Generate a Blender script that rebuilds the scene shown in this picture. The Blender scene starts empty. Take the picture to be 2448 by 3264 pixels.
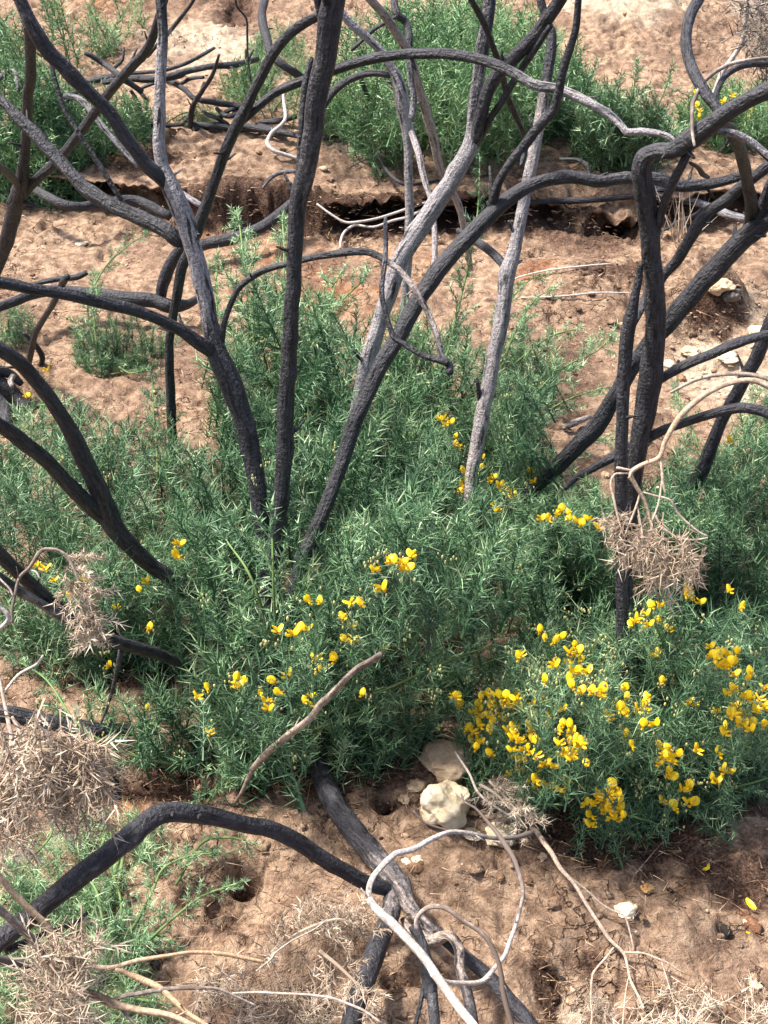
import bpy, math, random
import numpy as np
from mathutils import Vector

rng = np.random.default_rng(7)
random.seed(7)
C = bpy.context.scene.collection
F = 4252.0                      # focal length in photo pixels (photo 2448 x 3264)
CAM = np.array([0.0, 0.0, 1.75])
RIGHT = np.array([1.0, 0, 0]); UP = np.array([0, .5, .8660254]); FWD = np.array([0, .8660254, -.5])

# ------------------------------------------------------------------ noise
def _hash(ix, iy, iz, seed):
    n = (ix.astype(np.int64) * 374761393 + iy.astype(np.int64) * 668265263 + iz.astype(np.int64) * 2147483647 + seed * 974711)
    n = (n ^ (n >> 13)) * 1274126177
    n = n & 0x7fffffff
    n = (n ^ (n >> 16)) & 0xffff
    return n / 65535.0

def vnoise(x, y, z=None, seed=0):
    x = np.asarray(x, float); y = np.asarray(y, float)
    z = np.zeros_like(x) if z is None else np.asarray(z, float)
    ix, iy, iz = np.floor(x), np.floor(y), np.floor(z)
    fx, fy, fz = x - ix, y - iy, z - iz
    fx = fx * fx * (3 - 2 * fx); fy = fy * fy * (3 - 2 * fy); fz = fz * fz * (3 - 2 * fz)
    ix = ix.astype(np.int64); iy = iy.astype(np.int64); iz = iz.astype(np.int64)
    r = 0
    for dx in (0, 1):
        for dy in (0, 1):
            for dz in (0, 1):
                w = (fx if dx else 1 - fx) * (fy if dy else 1 - fy) * (fz if dz else 1 - fz)
                r = r + w * _hash(ix + dx, iy + dy, iz + dz, seed)
    return r * 2 - 1

def vnoise2(x, y, seed=0):
    x = np.asarray(x, float); y = np.asarray(y, float)
    ix, iy = np.floor(x), np.floor(y)
    fx, fy = x - ix, y - iy
    fx = fx * fx * (3 - 2 * fx); fy = fy * fy * (3 - 2 * fy)
    ix = ix.astype(np.int64); iy = iy.astype(np.int64); zz = np.zeros_like(ix)
    r = 0
    for dx in (0, 1):
        for dy in (0, 1):
            w = (fx if dx else 1 - fx) * (fy if dy else 1 - fy)
            r = r + w * _hash(ix + dx, iy + dy, zz, seed)
    return r * 2 - 1

def fbm2(x, y, octv=4, seed=0, gain=.5):
    a, s, r = 1.0, 1.0, 0
    for o in range(octv):
        r = r + a * vnoise2(x * s + 17.3 * o, y * s - 9.1 * o, seed + o)
        a *= gain; s *= 2.03
    return r

def sstep(a, b, x):
    t = np.clip((np.asarray(x, float) - a) / (b - a), 0, 1)
    return t * t * (3 - 2 * t)

# ------------------------------------------------------------------ terrain (smooth height field used for placing things)
def base_ground(x, y):
    x = np.asarray(x, float); y = np.asarray(y, float)
    z = .1 * y + .42 * np.log1p(np.exp(np.clip((y - 6.9 + .25 * x) * 2.2, -30, 30))) / 2.2
    return z
def bank_line(x):
    return 4.10 + .34 * np.log1p(np.exp(np.clip(-(np.asarray(x) + .25) * 6, -30, 30))) / 6 + .09 * vnoise2(np.asarray(x) * 1.7, 0 * np.asarray(x) + .3, 5) + .045 * vnoise2(np.asarray(x) * 7, 0 * np.asarray(x) + 4.3, 6)
def bank_amp(x):
    x = np.asarray(x, float)
    return (.075 + .045 * sstep(-1.7, -.6, x)) * (.85 + .3 * vnoise2(x * 2.1, x * 0 + 9.7, 8)) * (1 - .35 * sstep(1.1, 2.2, x))
def bank_s(x, y):
    return np.clip((y - (bank_line(x) - .035)) / .07, 0, 1)

def px_dir(px, py):
    u = (np.asarray(px, float) - 1224) / F; v = -(np.asarray(py, float) - 1632) / F
    return FWD + u[..., None] * RIGHT + v[..., None] * UP
def px_plane(px, py, H=0.0):    # rough ground hit, for laying out the bumps below
    d = px_dir(px, py)
    D = (1.75 - H) / (.1 * d[..., 1] - d[..., 2])
    return CAM + D[..., None] * d

# bumps and hollows: photo px, half sizes in px, height in metres, edge sharpness
BUMPS = [
    (1990, 960, 300, 95, .10, 2.2), (2250, 985, 120, 75, .09, 4.0), (700, 500, 420, 90, .05, 1.5), (1320, 2380, 260, 90, .03, 1.5),
    (1860, 3170, 150, 120, -.04, 3.5), (2390, 2870, 120, 30, -.025, 2.5), (2330, 2830, 60, 30, -.02, 2.0), (785, 2795, 55, 45, -.07, 4.0), (720, 2900, 90, 80, -.03, 2.5),
    (560, 2440, 200, 90, -.05, 2.0), (340, 2700, 110, 70, -.03, 2.5), (1850, 690, 120, 40, -.07, 3.5), (1985, 705, 50, 40, -.08, 3.5), (360, 560, 60, 30, -.06, 3.5),
    (2260, 1050, 120, 35, -.06, 3.0), (1560, 2690, 70, 30, -.02, 3.0), (1230, 2570, 40, 30, -.04, 3.5), (1890, 2790, 50, 30, -.02, 3.0), (1490, 2560, 60, 40, -.04, 3.0),
    (1270, 3130, 60, 40, -.04, 3.0), (1560, 3100, 120, 90, .02, 1.5), (1300, 3210, 90, 60, .03, 2.0), (830, 3070, 130, 80, .04, 1.8), (2100, 2950, 300, 100, .02, 1.3),
    (60, 1270, 90, 60, -.05, 2.5), (1100, 660, 200, 30, -.03, 2.5), (300, 1460, 120, 50, .03, 1.6), (780, 1260, 100, 60, .03, 1.6), (1750, 1420, 160, 60, .03, 1.6), (760, 100, 50, 30, -.06, 2.5),
    (1950, 130, 200, 70, .12, 1.5), (1500, 2780, 120, 50, .025, 2.0),
]
_B = []
for (bx, by, rx, ry, hh, sh) in BUMPS:
    c = px_plane(np.array(bx), np.array(by)); e = px_plane(np.array(bx + rx), np.array(by)); t_ = px_plane(np.array(bx), np.array(by - ry)); b_ = px_plane(np.array(bx), np.array(by + ry))
    _B.append((c[0], c[1], abs(e[0] - c[0]), max(.02, (t_[1] - b_[1]) / 2), hh, sh))
def h0(x, y):
    x = np.asarray(x, float); y = np.asarray(y, float)
    z = base_ground(x, y)
    s = bank_s(x, y); z = z + bank_amp(x) * (s * s * (3 - 2 * s)) * np.exp(-np.clip(y - 4.5, 0, 50) * .45)
    for (cx, cy, rx, ry, hh, sh) in _B:
        r2 = ((x - cx) / rx) ** 2 + ((y - cy) / ry) ** 2
        z = z + hh * np.exp(-r2 ** (sh / 2) * .9)
    return z + .022 * vnoise2(x * 2.2, y * 2.2, 31) + .010 * vnoise2(x * 6, y * 6, 32)

def hit(px, py, H=0.0):
    """world points where the rays through photo pixels meet the ground raised by H metres (vectorised), and their depth."""
    px = np.atleast_1d(np.asarray(px, float)); py = np.atleast_1d(np.asarray(py, float))
    H = np.broadcast_to(np.asarray(H, float), px.shape)
    d = px_dir(px, py)
    Dp = np.full(px.shape, .9); res = np.full(px.shape, np.nan); D = Dp.copy()
    while True:
        live = np.isnan(res)
        if not live.any() or D.min() > 30: break
        p = CAM + D[:, None] * d
        g = p[:, 2] - h0(p[:, 0], p[:, 1]) - H
        under = (g <= 0) & live
        res[under] = D[under]
        Dp = D.copy(); D = D * 1.008
    lo, hi = np.nan_to_num(res, nan=20) / 1.008, np.nan_to_num(res, nan=20)
    for _ in range(9):
        m = (lo + hi) / 2; p = CAM + m[:, None] * d
        under = p[:, 2] - h0(p[:, 0], p[:, 1]) - H <= 0
        hi = np.where(under, m, hi); lo = np.where(under, lo, m)
    m = (lo + hi) / 2
    return CAM + m[:, None] * d, m

# ------------------------------------------------------------------ mesh and object helpers
def fast_mesh(name, verts, faces, mats, attrs=None, smooth=False, colors=None):
    """verts (N,3), faces (M,k) with one k."""
    verts = np.ascontiguousarray(verts, np.float32); faces = np.ascontiguousarray(faces, np.int32)
    k = faces.shape[1]
    me = bpy.data.meshes.new(name)
    me.vertices.add(len(verts)); me.vertices.foreach_set('co', verts.ravel())
    me.loops.add(faces.size); me.loops.foreach_set('vertex_index', faces.ravel())
    me.polygons.add(len(faces)); me.polygons.foreach_set('loop_start', np.arange(0, faces.size, k, dtype=np.int32))
    me.polygons.foreach_set('use_smooth', np.full(len(faces), bool(smooth)))
    for an, av in (attrs or {}).items():
        av = np.asarray(av, np.float32)
        if av.ndim == 1:
            a = me.attributes.new(an, 'FLOAT', 'POINT'); a.data.foreach_set('value', np.ascontiguousarray(av))
        else:
            a = me.attributes.new(an, 'FLOAT_VECTOR', 'POINT'); a.data.foreach_set('vector', np.ascontiguousarray(av).ravel())
    me.update(calc_edges=True); me.validate()
    for m in (mats if isinstance(mats, (list, tuple)) else [mats]): me.materials.append(m)
    return me

def add_obj(name, me, parent=None, loc=(0, 0, 0)):
    o = bpy.data.objects.new(name, me); C.objects.link(o); o.location = loc
    if parent is not None: o.parent = parent
    return o
def tag(o, label=None, cat=None, group=None, kind=None):
    if label: o['label'] = label
    if cat: o['category'] = cat
    if group: o['group'] = group
    if kind: o['kind'] = kind
    return o
def empty(name, loc):
    o = bpy.data.objects.new(name, None); C.objects.link(o); o.location = loc; o.empty_display_size = .05
    return o

class Acc:
    """collects triangle pieces with per-vertex attributes, to become one mesh"""
    def __init__(s): s.v, s.f, s.a, s.n = [], [], {}, 0
    def add(s, v, f, **at):
        s.v.append(v); s.f.append(f + s.n); s.n += len(v)
        for k, x in at.items():
            s.a.setdefault(k, []).append(np.broadcast_to(np.asarray(x, np.float32), (len(v),)) if np.ndim(x) <= 1 else x)
    def mesh(s, name, mats, org, smooth=False):
        v = np.concatenate(s.v) - np.asarray(org)
        return fast_mesh(name, v, np.concatenate(s.f), mats, {k: np.concatenate(x) for k, x in s.a.items()}, smooth)

# ------------------------------------------------------------------ materials
def new_mat(name):
    m = bpy.data.materials.new(name); m.use_nodes = True
    nt = m.node_tree; nt.nodes.clear()
    out = nt.nodes.new('ShaderNodeOutputMaterial'); b = nt.nodes.new('ShaderNodeBsdfPrincipled')
    nt.links.new(b.outputs[0], out.inputs['Surface'])
    return m, nt, b
def N(nt, t, **kw):
    n = nt.nodes.new(t)
    for k, v in kw.items():
        if k.startswith('i_'):
            key = k[2:]; key = int(key) if key.isdigit() else key
            n.inputs[key].default_value = v
        else: setattr(n, k, v)
    return n
def attr(nt, name, out='Fac'):
    return N(nt, 'ShaderNodeAttribute', attribute_name=name).outputs[out]
def math_(nt, op, a, b=None, clamp=False):
    n = N(nt, 'ShaderNodeMath', operation=op, use_clamp=clamp)
    for i, x in enumerate((a, b)):
        if x is None: continue
        if hasattr(x, 'is_linked'): nt.links.new(x, n.inputs[i])
        else: n.inputs[i].default_value = x
    return n.outputs[0]
def mix_(nt, fac, a, b, blend='MIX'):
    n = N(nt, 'ShaderNodeMix', data_type='RGBA', blend_type=blend)
    for x, i in ((fac, 0), (a, 6), (b, 7)):
        if hasattr(x, 'is_linked'): nt.links.new(x, n.inputs[i])
        else: n.inputs[i].default_value = x if i == 0 else (*x, 1)
    return n.outputs[2]
def ramp_(nt, fac, stops):
    n = N(nt, 'ShaderNodeValToRGB'); e = n.color_ramp.elements
    while len(e) < len(stops): e.new(.5)
    for k, (p, c) in zip(e, stops): k.position = p; k.color = (*c, 1) if len(c) == 3 else c
    nt.links.new(fac, n.inputs[0]); return n.outputs[0]
def noise_(nt, vec, scale, detail=4, rough=.55, out=0):
    n = N(nt, 'ShaderNodeTexNoise', i_Scale=scale, i_Detail=detail, i_Roughness=rough)
    if vec is not None: nt.links.new(vec, n.inputs['Vector'])
    return n.outputs[out]
def mrange(nt, x, a, b, lo=0, hi=1):
    n = N(nt, 'ShaderNodeMapRange', interpolation_type='SMOOTHSTEP')
    nt.links.new(x, n.inputs[0])
    for i, v in zip((1, 2, 3, 4), (a, b, lo, hi)): n.inputs[i].default_value = v
    return n.outputs[0]

def wood_material():
    m, nt, b = new_mat('charred_wood')
    fib = attr(nt, 'fib', 'Vector'); pale = attr(nt, 'pale'); warm = attr(nt, 'warm')
    n1 = noise_(nt, fib, 75, 5, .6); n2 = noise_(nt, fib, 300, 3, .6); n3 = noise_(nt, fib, 18, 3, .5)
    pos = N(nt, 'ShaderNodeNewGeometry').outputs['Position']
    n4 = noise_(nt, pos, 9, 3, .5)
    n5 = noise_(nt, pos, 150, 3, .6); n6 = noise_(nt, pos, 420, 2, .6)
    x = math_(nt, 'ADD', math_(nt, 'ADD', math_(nt, 'MULTIPLY', n1, .45), math_(nt, 'MULTIPLY', n3, .25)), math_(nt, 'MULTIPLY', n5, .30))
    n7 = noise_(nt, pos, 3.2, 3, .55)
    x = math_(nt, 'ADD', x, math_(nt, 'ADD', math_(nt, 'MULTIPLY', math_(nt, 'SUBTRACT', n4, .5), .42), math_(nt, 'MULTIPLY', math_(nt, 'SUBTRACT', n7, .5), .40)))
    x = math_(nt, 'ADD', x, math_(nt, 'MULTIPLY', math_(nt, 'SUBTRACT', pale, .5), .80))
    fac = mrange(nt, x, .43, .70)
    grey = mix_(nt, warm, (.30, .285, .295), (.50, .40, .33))
    grey2 = mix_(nt, warm, (.135, .128, .145), (.26, .18, .13))
    g = mix_(nt, mrange(nt, math_(nt, 'ADD', math_(nt, 'MULTIPLY', n2, .5), math_(nt, 'MULTIPLY', n6, .5)), .42, .58), grey2, grey)
    char = mix_(nt, mrange(nt, n2, .35, .7), (.012, .0115, .014), (.046, .044, .053))
    col = mix_(nt, fac, char, g)
    crack = mrange(nt, noise_(nt, fib, 130, 2, .5), .34, .42)
    col = mix_(nt, crack, (.008, .0075, .008), col)
    nt.links.new(col, b.inputs['Base Color'])
    b.inputs['Roughness'].default_value = .6
    b.inputs['Specular IOR Level'].default_value = .45
    h = math_(nt, 'ADD', math_(nt, 'MULTIPLY', n1, .7), math_(nt, 'ADD', math_(nt, 'MULTIPLY', crack, .3), math_(nt, 'ADD', math_(nt, 'MULTIPLY', n2, .3), math_(nt, 'MULTIPLY', n5, .6))))
    bp = N(nt, 'ShaderNodeBump', i_Strength=1.0, i_Distance=.009)
    nt.links.new(h, bp.inputs['Height']); nt.links.new(bp.outputs[0], b.inputs['Normal'])
    return m
def twig_material():
    m, nt, b = new_mat('dry_twig_bark')
    fib = attr(nt, 'fib', 'Vector'); pale = attr(nt, 'pale'); warm = attr(nt, 'warm')
    pos = N(nt, 'ShaderNodeNewGeometry').outputs['Position']
    n1 = noise_(nt, fib, 160, 4, .6); n2 = noise_(nt, pos, 90, 3, .6)
    light = mix_(nt, warm, (.50, .465, .44), (.46, .31, .18)); dark = mix_(nt, warm, (.11, .095, .09), (.16, .095, .055))
    n3 = noise_(nt, pos, 260, 3, .6)
    light = mix_(nt, mrange(nt, n3, .42, .6), mix_(nt, .5, dark, light), light)
    x = math_(nt, 'ADD', math_(nt, 'ADD', math_(nt, 'MULTIPLY', n1, .5), math_(nt, 'MULTIPLY', n2, .5)), math_(nt, 'MULTIPLY', math_(nt, 'SUBTRACT', pale, .5), .7))
    nt.links.new(mix_(nt, mrange(nt, x, .34, .62), dark, light), b.inputs['Base Color'])
    b.inputs['Roughness'].default_value = .8; b.inputs['Specular IOR Level'].default_value = .2
    bp = N(nt, 'ShaderNodeBump', i_Strength=.6, i_Distance=.002)
    nt.links.new(n1, bp.inputs['Height']); nt.links.new(bp.outputs[0], b.inputs['Normal'])
    return m
def leaf_material(name, cols, rough=.5, trans=.18, spec=.4):
    m, nt, b = new_mat(name)
    tint = attr(nt, 'tint')
    pos = N(nt, 'ShaderNodeNewGeometry').outputs['Position']
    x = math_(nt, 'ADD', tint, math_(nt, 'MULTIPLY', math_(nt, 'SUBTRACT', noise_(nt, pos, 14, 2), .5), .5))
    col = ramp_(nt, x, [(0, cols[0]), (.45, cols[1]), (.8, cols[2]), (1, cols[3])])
    nt.links.new(col, b.inputs['Base Color'])
    b.inputs['Roughness'].default_value = rough; b.inputs['Specular IOR Level'].default_value = spec
    tr = N(nt, 'ShaderNodeBsdfTranslucent'); nt.links.new(col, tr.inputs[0])
    mx = N(nt, 'ShaderNodeMixShader', i_0=trans)
    out = [n for n in nt.nodes if n.type == 'OUTPUT_MATERIAL'][0]
    nt.links.new(b.outputs[0], mx.inputs[1]); nt.links.new(tr.outputs[0], mx.inputs[2]); nt.links.new(mx.outputs[0], out.inputs['Surface'])
    return m
def soil_material():
    m, nt, b = new_mat('sandy_soil')
    pos = N(nt, 'ShaderNodeNewGeometry').outputs['Position']
    peat = attr(nt, 'peat'); pale = attr(nt, 'palesand'); red = attr(nt, 'redness')
    nA = noise_(nt, pos, 5, 6, .62); nB = noise_(nt, pos, 38, 5, .65); nC = noise_(nt, pos, 190, 4, .6); nD = noise_(nt, pos, 480, 3, .6)
    sand = mix_(nt, mrange(nt, nB, .35, .66), (.180, .113, .074), (.40, .278, .190))
    paler = mix_(nt, mrange(nt, nB, .35, .66), (.35, .265, .185), (.53, .43, .32))
    redc = mix_(nt, mrange(nt, nB, .35, .66), (.15, .062, .030), (.34, .165, .085))
    peat_shade_c = mix_(nt, mrange(nt, nC, .32, .68), (.022, .014, .010), (.105, .060, .041))  # dark soil colour, doubling as painted shade in bush gaps and bank undercut
    w = math_(nt, 'ADD', pale, math_(nt, 'MULTIPLY', math_(nt, 'SUBTRACT', nA, .5), 1.1))
    col = mix_(nt, mrange(nt, w, .3, .75), sand, paler)
    w = math_(nt, 'ADD', red, math_(nt, 'MULTIPLY', math_(nt, 'SUBTRACT', noise_(nt, pos, 8, 5, .62), .5), 1.2))
    col = mix_(nt, mrange(nt, w, .3, .75), col, redc)
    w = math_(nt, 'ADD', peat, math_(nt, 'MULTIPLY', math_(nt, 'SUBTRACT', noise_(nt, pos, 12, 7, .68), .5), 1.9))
    col = mix_(nt, mrange(nt, w, .38, .78), col, peat_shade_c)
    brn = mrange(nt, noise_(nt, pos, 2.6, 6, .66), .46, .66, 0, .75)
    col = mix_(nt, brn, col, mix_(nt, mrange(nt, nC, .35, .65), (.095, .056, .039), (.20, .125, .088)))
    crk = N(nt, 'ShaderNodeTexVoronoi', feature='DISTANCE_TO_EDGE', i_Scale=13.0)
    wv = N(nt, 'ShaderNodeVectorMath', operation='ADD'); wn = N(nt, 'ShaderNodeTexNoise', i_Scale=16.0, i_Detail=4.0); nt.links.new(pos, wn.inputs['Vector'])
    ws = N(nt, 'ShaderNodeVectorMath', operation='SCALE', i_Scale=.16); nt.links.new(wn.outputs['Color'], ws.inputs[0]); nt.links.new(pos, wv.inputs[0]); nt.links.new(ws.outputs[0], wv.inputs[1]); nt.links.new(wv.outputs[0], crk.inputs['Vector'])
    cm = math_(nt, 'MULTIPLY', mrange(nt, crk.outputs['Distance'], .0, .035, 1, 0), mrange(nt, nA, .5, .62))
    col = mix_(nt, math_(nt, 'MULTIPLY', cm, .75), col, (.05, .028, .018))
    grain = mrange(nt, math_(nt, 'ADD', math_(nt, 'MULTIPLY', nC, .55), math_(nt, 'MULTIPLY', nD, .45)), .32, .68, .70, 1.24)
    g2 = N(nt, 'ShaderNodeCombineColor'); [nt.links.new(grain, g2.inputs[i]) for i in range(3)]
    col = mix_(nt, 1.0, col, g2.outputs[0], 'MULTIPLY')
    col = mix_(nt, mrange(nt, nD, .60, .68, 0, .75), col, (.045, .026, .016))
    nt.links.new(col, b.inputs['Base Color'])
    b.inputs['Roughness'].default_value = .95; b.inputs['Specular IOR Level'].default_value = .1
    h = math_(nt, 'ADD', math_(nt, 'MULTIPLY', nB, .5), math_(nt, 'ADD', math_(nt, 'MULTIPLY', nC, .5), math_(nt, 'MULTIPLY', nD, .3)))
    bp = N(nt, 'ShaderNodeBump', i_Strength=1.0, i_Distance=.010)
    nt.links.new(math_(nt, 'SUBTRACT', h, math_(nt, 'MULTIPLY', cm, .8)), bp.inputs['Height']); nt.links.new(bp.outputs[0], b.inputs['Normal'])
    return m
def rock_material(name, a, c):
    m, nt, b = new_mat(name)
    pos = N(nt, 'ShaderNodeTexCoord').outputs['Object']
    n1 = noise_(nt, pos, 28, 6, .65); n2 = noise_(nt, pos, 160, 4, .6); n3 = noise_(nt, pos, 60, 3, .5)
    col = mix_(nt, mrange(nt, n1, .36, .64), a, c)
    col = mix_(nt, mrange(nt, n3, .62, .72, 0, .7), col, (.30, .16, .08))
    col = mix_(nt, mrange(nt, n2, .62, .74, 0, .6), col, tuple(.35 * x for x in a))
    nt.links.new(col, b.inputs['Base Color']); b.inputs['Roughness'].default_value = .9
    bp = N(nt, 'ShaderNodeBump', i_Strength=.8, i_Distance=.006)
    nt.links.new(math_(nt, 'ADD', n1, math_(nt, 'MULTIPLY', n2, .4)), bp.inputs['Height']); nt.links.new(bp.outputs[0], b.inputs['Normal'])
    return m
def attr_ramp_material(name, stops, rough=.85, at='tint'):
    m, nt, b = new_mat(name)
    nt.links.new(ramp_(nt, attr(nt, at), stops), b.inputs['Base Color'])
    b.inputs['Roughness'].default_value = rough; b.inputs['Specular IOR Level'].default_value = .2
    return m
def petal_material():
    m, nt, b = new_mat('yellow_petal')
    t = attr(nt, 'tint')
    col = ramp_(nt, t, [(0, (.62, .32, .02)), (.5, (.86, .56, .006)), (1, (.90, .70, .012))])
    nt.links.new(col, b.inputs['Base Color']); b.inputs['Roughness'].default_value = .45
    tr = N(nt, 'ShaderNodeBsdfTranslucent'); nt.links.new(col, tr.inputs[0])
    mx = N(nt, 'ShaderNodeMixShader', i_0=.3); out = [n for n in nt.nodes if n.type == 'OUTPUT_MATERIAL'][0]
    nt.links.new(b.outputs[0], mx.inputs[1]); nt.links.new(tr.outputs[0], mx.inputs[2]); nt.links.new(mx.outputs[0], out.inputs['Surface'])
    return m

WOOD = wood_material(); TWIG = twig_material(); SOIL = soil_material()
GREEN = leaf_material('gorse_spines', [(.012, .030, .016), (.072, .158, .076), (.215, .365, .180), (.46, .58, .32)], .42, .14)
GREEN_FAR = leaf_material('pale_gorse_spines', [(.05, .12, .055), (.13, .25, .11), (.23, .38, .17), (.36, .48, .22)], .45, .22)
TAN = leaf_material('dry_gorse_spines', [(.18, .13, .095), (.38, .29, .21), (.56, .455, .345), (.68, .58, .455)], .8, .1, .15)
GREY_DRY = leaf_material('grey_dry_spines', [(.12, .10, .085), (.22, .18, .15), (.34, .29, .24), (.42, .36, .28)], .85, .1, .15)
SHOOT = attr_ramp_material('green_shoot_bark', [(0, (.06, .07, .03)), (1, (.17, .27, .09))])
PETAL = petal_material()
BUD = attr_ramp_material('gorse_bud', [(0, (.40, .30, .16)), (.5, (.36, .38, .17)), (1, (.55, .50, .18))], .7)

# ------------------------------------------------------------------ tubes
def catmull(P, n):
    """P (k,c) -> resampled (m,c) through the nodes, n samples per span"""
    P = np.asarray(P, float); k = len(P)
    if k == 2:
        t = np.linspace(0, 1, n + 1)[:, None]; return P[0] * (1 - t) + P[1] * t
    Q = np.vstack([2 * P[0] - P[1], P, 2 * P[-1] - P[-2]])
    out = []
    for i in range(k - 1):
        a, b, c, d = Q[i], Q[i + 1], Q[i + 2], Q[i + 3]
        for t in np.linspace(0, 1, n, endpoint=False):
            out.append(.5 * (2 * b + (c - a) * t + (2 * a - 5 * b + 4 * c - d) * t * t + (3 * b - a - 3 * c + d) * t ** 3))
    out.append(P[-1]); return np.array(out)

def tube(path, rad, sides=14, rough=.10, seed=0, pale=.3, warm=0., cap=True, wob=.28):
    """path (m,3), rad (m,), gives verts, tris, fib, pale, warm"""
    path = np.array(path, float); m = len(path); rad = np.asarray(rad, float)
    s_ = np.concatenate([[0], np.cumsum(np.linalg.norm(np.diff(path, axis=0), axis=1))])
    for c in range(3): path[:, c] += rad * wob * (.8 * vnoise2(s_ * 11, s_ * 0 + c * 5.3 + seed, 91) + .5 * vnoise2(s_ * 29, s_ * 0 + c * 3.1 + seed, 92))
    T = np.gradient(path, axis=0); T /= np.linalg.norm(T, axis=1)[:, None] + 1e-9
    ref = np.array([.31, .2, .93]); ref = ref if abs(T[0] @ ref) < .9 else np.array([1., 0, 0])
    Nn = np.zeros_like(path); nn = np.cross(T[0], ref); nn /= np.linalg.norm(nn); Nn[0] = nn
    for i in range(1, m):
        nn = Nn[i - 1] - T[i] * (Nn[i - 1] @ T[i]); Nn[i] = nn / (np.linalg.norm(nn) + 1e-9)
    Bn = np.cross(T, Nn)
    s = np.concatenate([[0], np.cumsum(np.linalg.norm(np.diff(path, axis=0), axis=1))])
    th = np.linspace(0, 2 * np.pi, sides, endpoint=False)
    cs, sn = np.cos(th), np.sin(th)
    S = np.repeat(s[:, None], sides, 1); CC = np.repeat(cs[None], m, 0); SS = np.repeat(sn[None], m, 0)
    off = seed * 7.77
    kr = np.random.default_rng(seed % 99991); knot = np.zeros(m)
    for _ in range(int(s[-1] * 5)): knot += kr.uniform(.4, 1.3) * np.exp(-((s - kr.uniform(0, s[-1])) / (rad.mean() * kr.uniform(.5, 1.1))) ** 2)
    lump = knot[:, None] * (.7 + .9 * np.clip(np.cos(th - kr.uniform(0, 6.28)), -.3, 1))[None] + vnoise(CC * 1.1 + off, SS * 1.1 + off, S * 9 + off, seed) * .8 + vnoise(CC * 2.3 + off, SS * 2.3, S * 30 + off, seed + 1) * .55 + vnoise(CC * .2, SS * .2 + off, S * 14, seed + 2) * .5
    flute = vnoise(CC * 3.2 + off, SS * 3.2 - off, S * 4, seed + 3) * .6
    R = rad[:, None] * (1 + rough * (lump + flute))
    V = path[:, None] + R[..., None] * (CC[..., None] * Nn[:, None] + SS[..., None] * Bn[:, None])
    fib = np.stack([CC * rad[:, None] + off, SS * rad[:, None], S * .16], -1)
    pl = np.broadcast_to(np.asarray(pale, float), (m,)); wm = np.broadcast_to(np.asarray(warm, float), (m,))
    V = V.reshape(-1, 3); fib = fib.reshape(-1, 3)
    i = np.arange(m - 1)[:, None] * sides; j = np.arange(sides)[None]; j2 = (j + 1) % sides
    a, b_, c, d = (i + j).ravel(), (i + j2).ravel(), (i + sides + j2).ravel(), (i + sides + j).ravel()
    tris = np.concatenate([np.stack([a, b_, c], 1), np.stack([a, c, d], 1)])
    pa = np.repeat(pl, sides); wa = np.repeat(wm, sides)
    if cap:
        n0 = len(V)
        V = np.vstack([V, path[0] - T[0] * rad[0] * .35, path[-1] + T[-1] * rad[-1] * .45])
        fib = np.vstack([fib, fib[0], fib[-1]]); pa = np.append(pa, [pl[0], pl[-1]]); wa = np.append(wa, [wm[0], wm[-1]])
        jj = np.arange(sides); j2 = (jj + 1) % sides
        tris = np.concatenate([tris, np.stack([np.full(sides, n0), j2, jj], 1), np.stack([np.full(sides, n0 + 1), (m - 1) * sides + jj, (m - 1) * sides + j2], 1)])
    return V, tris, fib, pa, wa

# ------------------------------------------------------------------ the ground
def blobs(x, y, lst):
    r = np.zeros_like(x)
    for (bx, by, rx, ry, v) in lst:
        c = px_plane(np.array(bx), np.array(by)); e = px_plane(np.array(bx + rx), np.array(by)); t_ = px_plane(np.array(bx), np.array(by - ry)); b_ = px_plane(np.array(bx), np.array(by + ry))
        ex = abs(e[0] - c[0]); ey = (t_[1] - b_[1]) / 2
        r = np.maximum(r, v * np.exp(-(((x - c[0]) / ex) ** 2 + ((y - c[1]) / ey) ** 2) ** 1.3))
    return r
PEAT_AND_SHADE = [(1260, 2160, 260, 140, 1.7), (930, 2430, 260, 70, 1.6), (1400, 1960, 200, 150, 1.6), (380, 2150, 240, 60, 1.5), (1850, 1950, 200, 120, 1.5), (900, 2480, 800, 110, .95), (620, 2470, 260, 140, .9), (2000, 2690, 520, 140, .8), (2330, 2800, 260, 150, .85), (620, 2850, 160, 120, .55), (740, 2940, 110, 140, .6),  # leading blobs: deep shade between the bushes painted black into the soil
        (1100, 715, 800, 45, 1.0), (480, 600, 240, 60, .7), (1850, 730, 330, 80, .8), (2000, 960, 320, 90, .62), (1750, 1350, 170, 110, .55), (60, 1290, 100, 90, .9), (1000, 1900, 640, 520, .8),  # leading strip paints the shade under the bank lip into the soil colour
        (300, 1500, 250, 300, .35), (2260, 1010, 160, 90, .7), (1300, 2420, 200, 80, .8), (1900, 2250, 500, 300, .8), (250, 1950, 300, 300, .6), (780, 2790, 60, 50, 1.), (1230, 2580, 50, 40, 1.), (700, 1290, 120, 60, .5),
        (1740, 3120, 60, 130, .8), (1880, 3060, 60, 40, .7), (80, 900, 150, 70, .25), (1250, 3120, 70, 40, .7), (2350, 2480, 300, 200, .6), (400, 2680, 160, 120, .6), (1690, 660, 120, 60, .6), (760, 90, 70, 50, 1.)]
PALE = [(1180, 540, 280, 80, .75), (650, 210, 260, 110, .9), (1960, 130, 260, 80, .8), (150, 760, 200, 80, .35), (2320, 1160, 230, 140, .8), (1500, 2780, 260, 130, .30), (1830, 3190, 110, 110, .6), (2000, 2960, 320, 90, .28), (800, 3130, 200, 90, .3), (2400, 990, 120, 80, .6), (1600, 2660, 100, 50, .6)]
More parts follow.
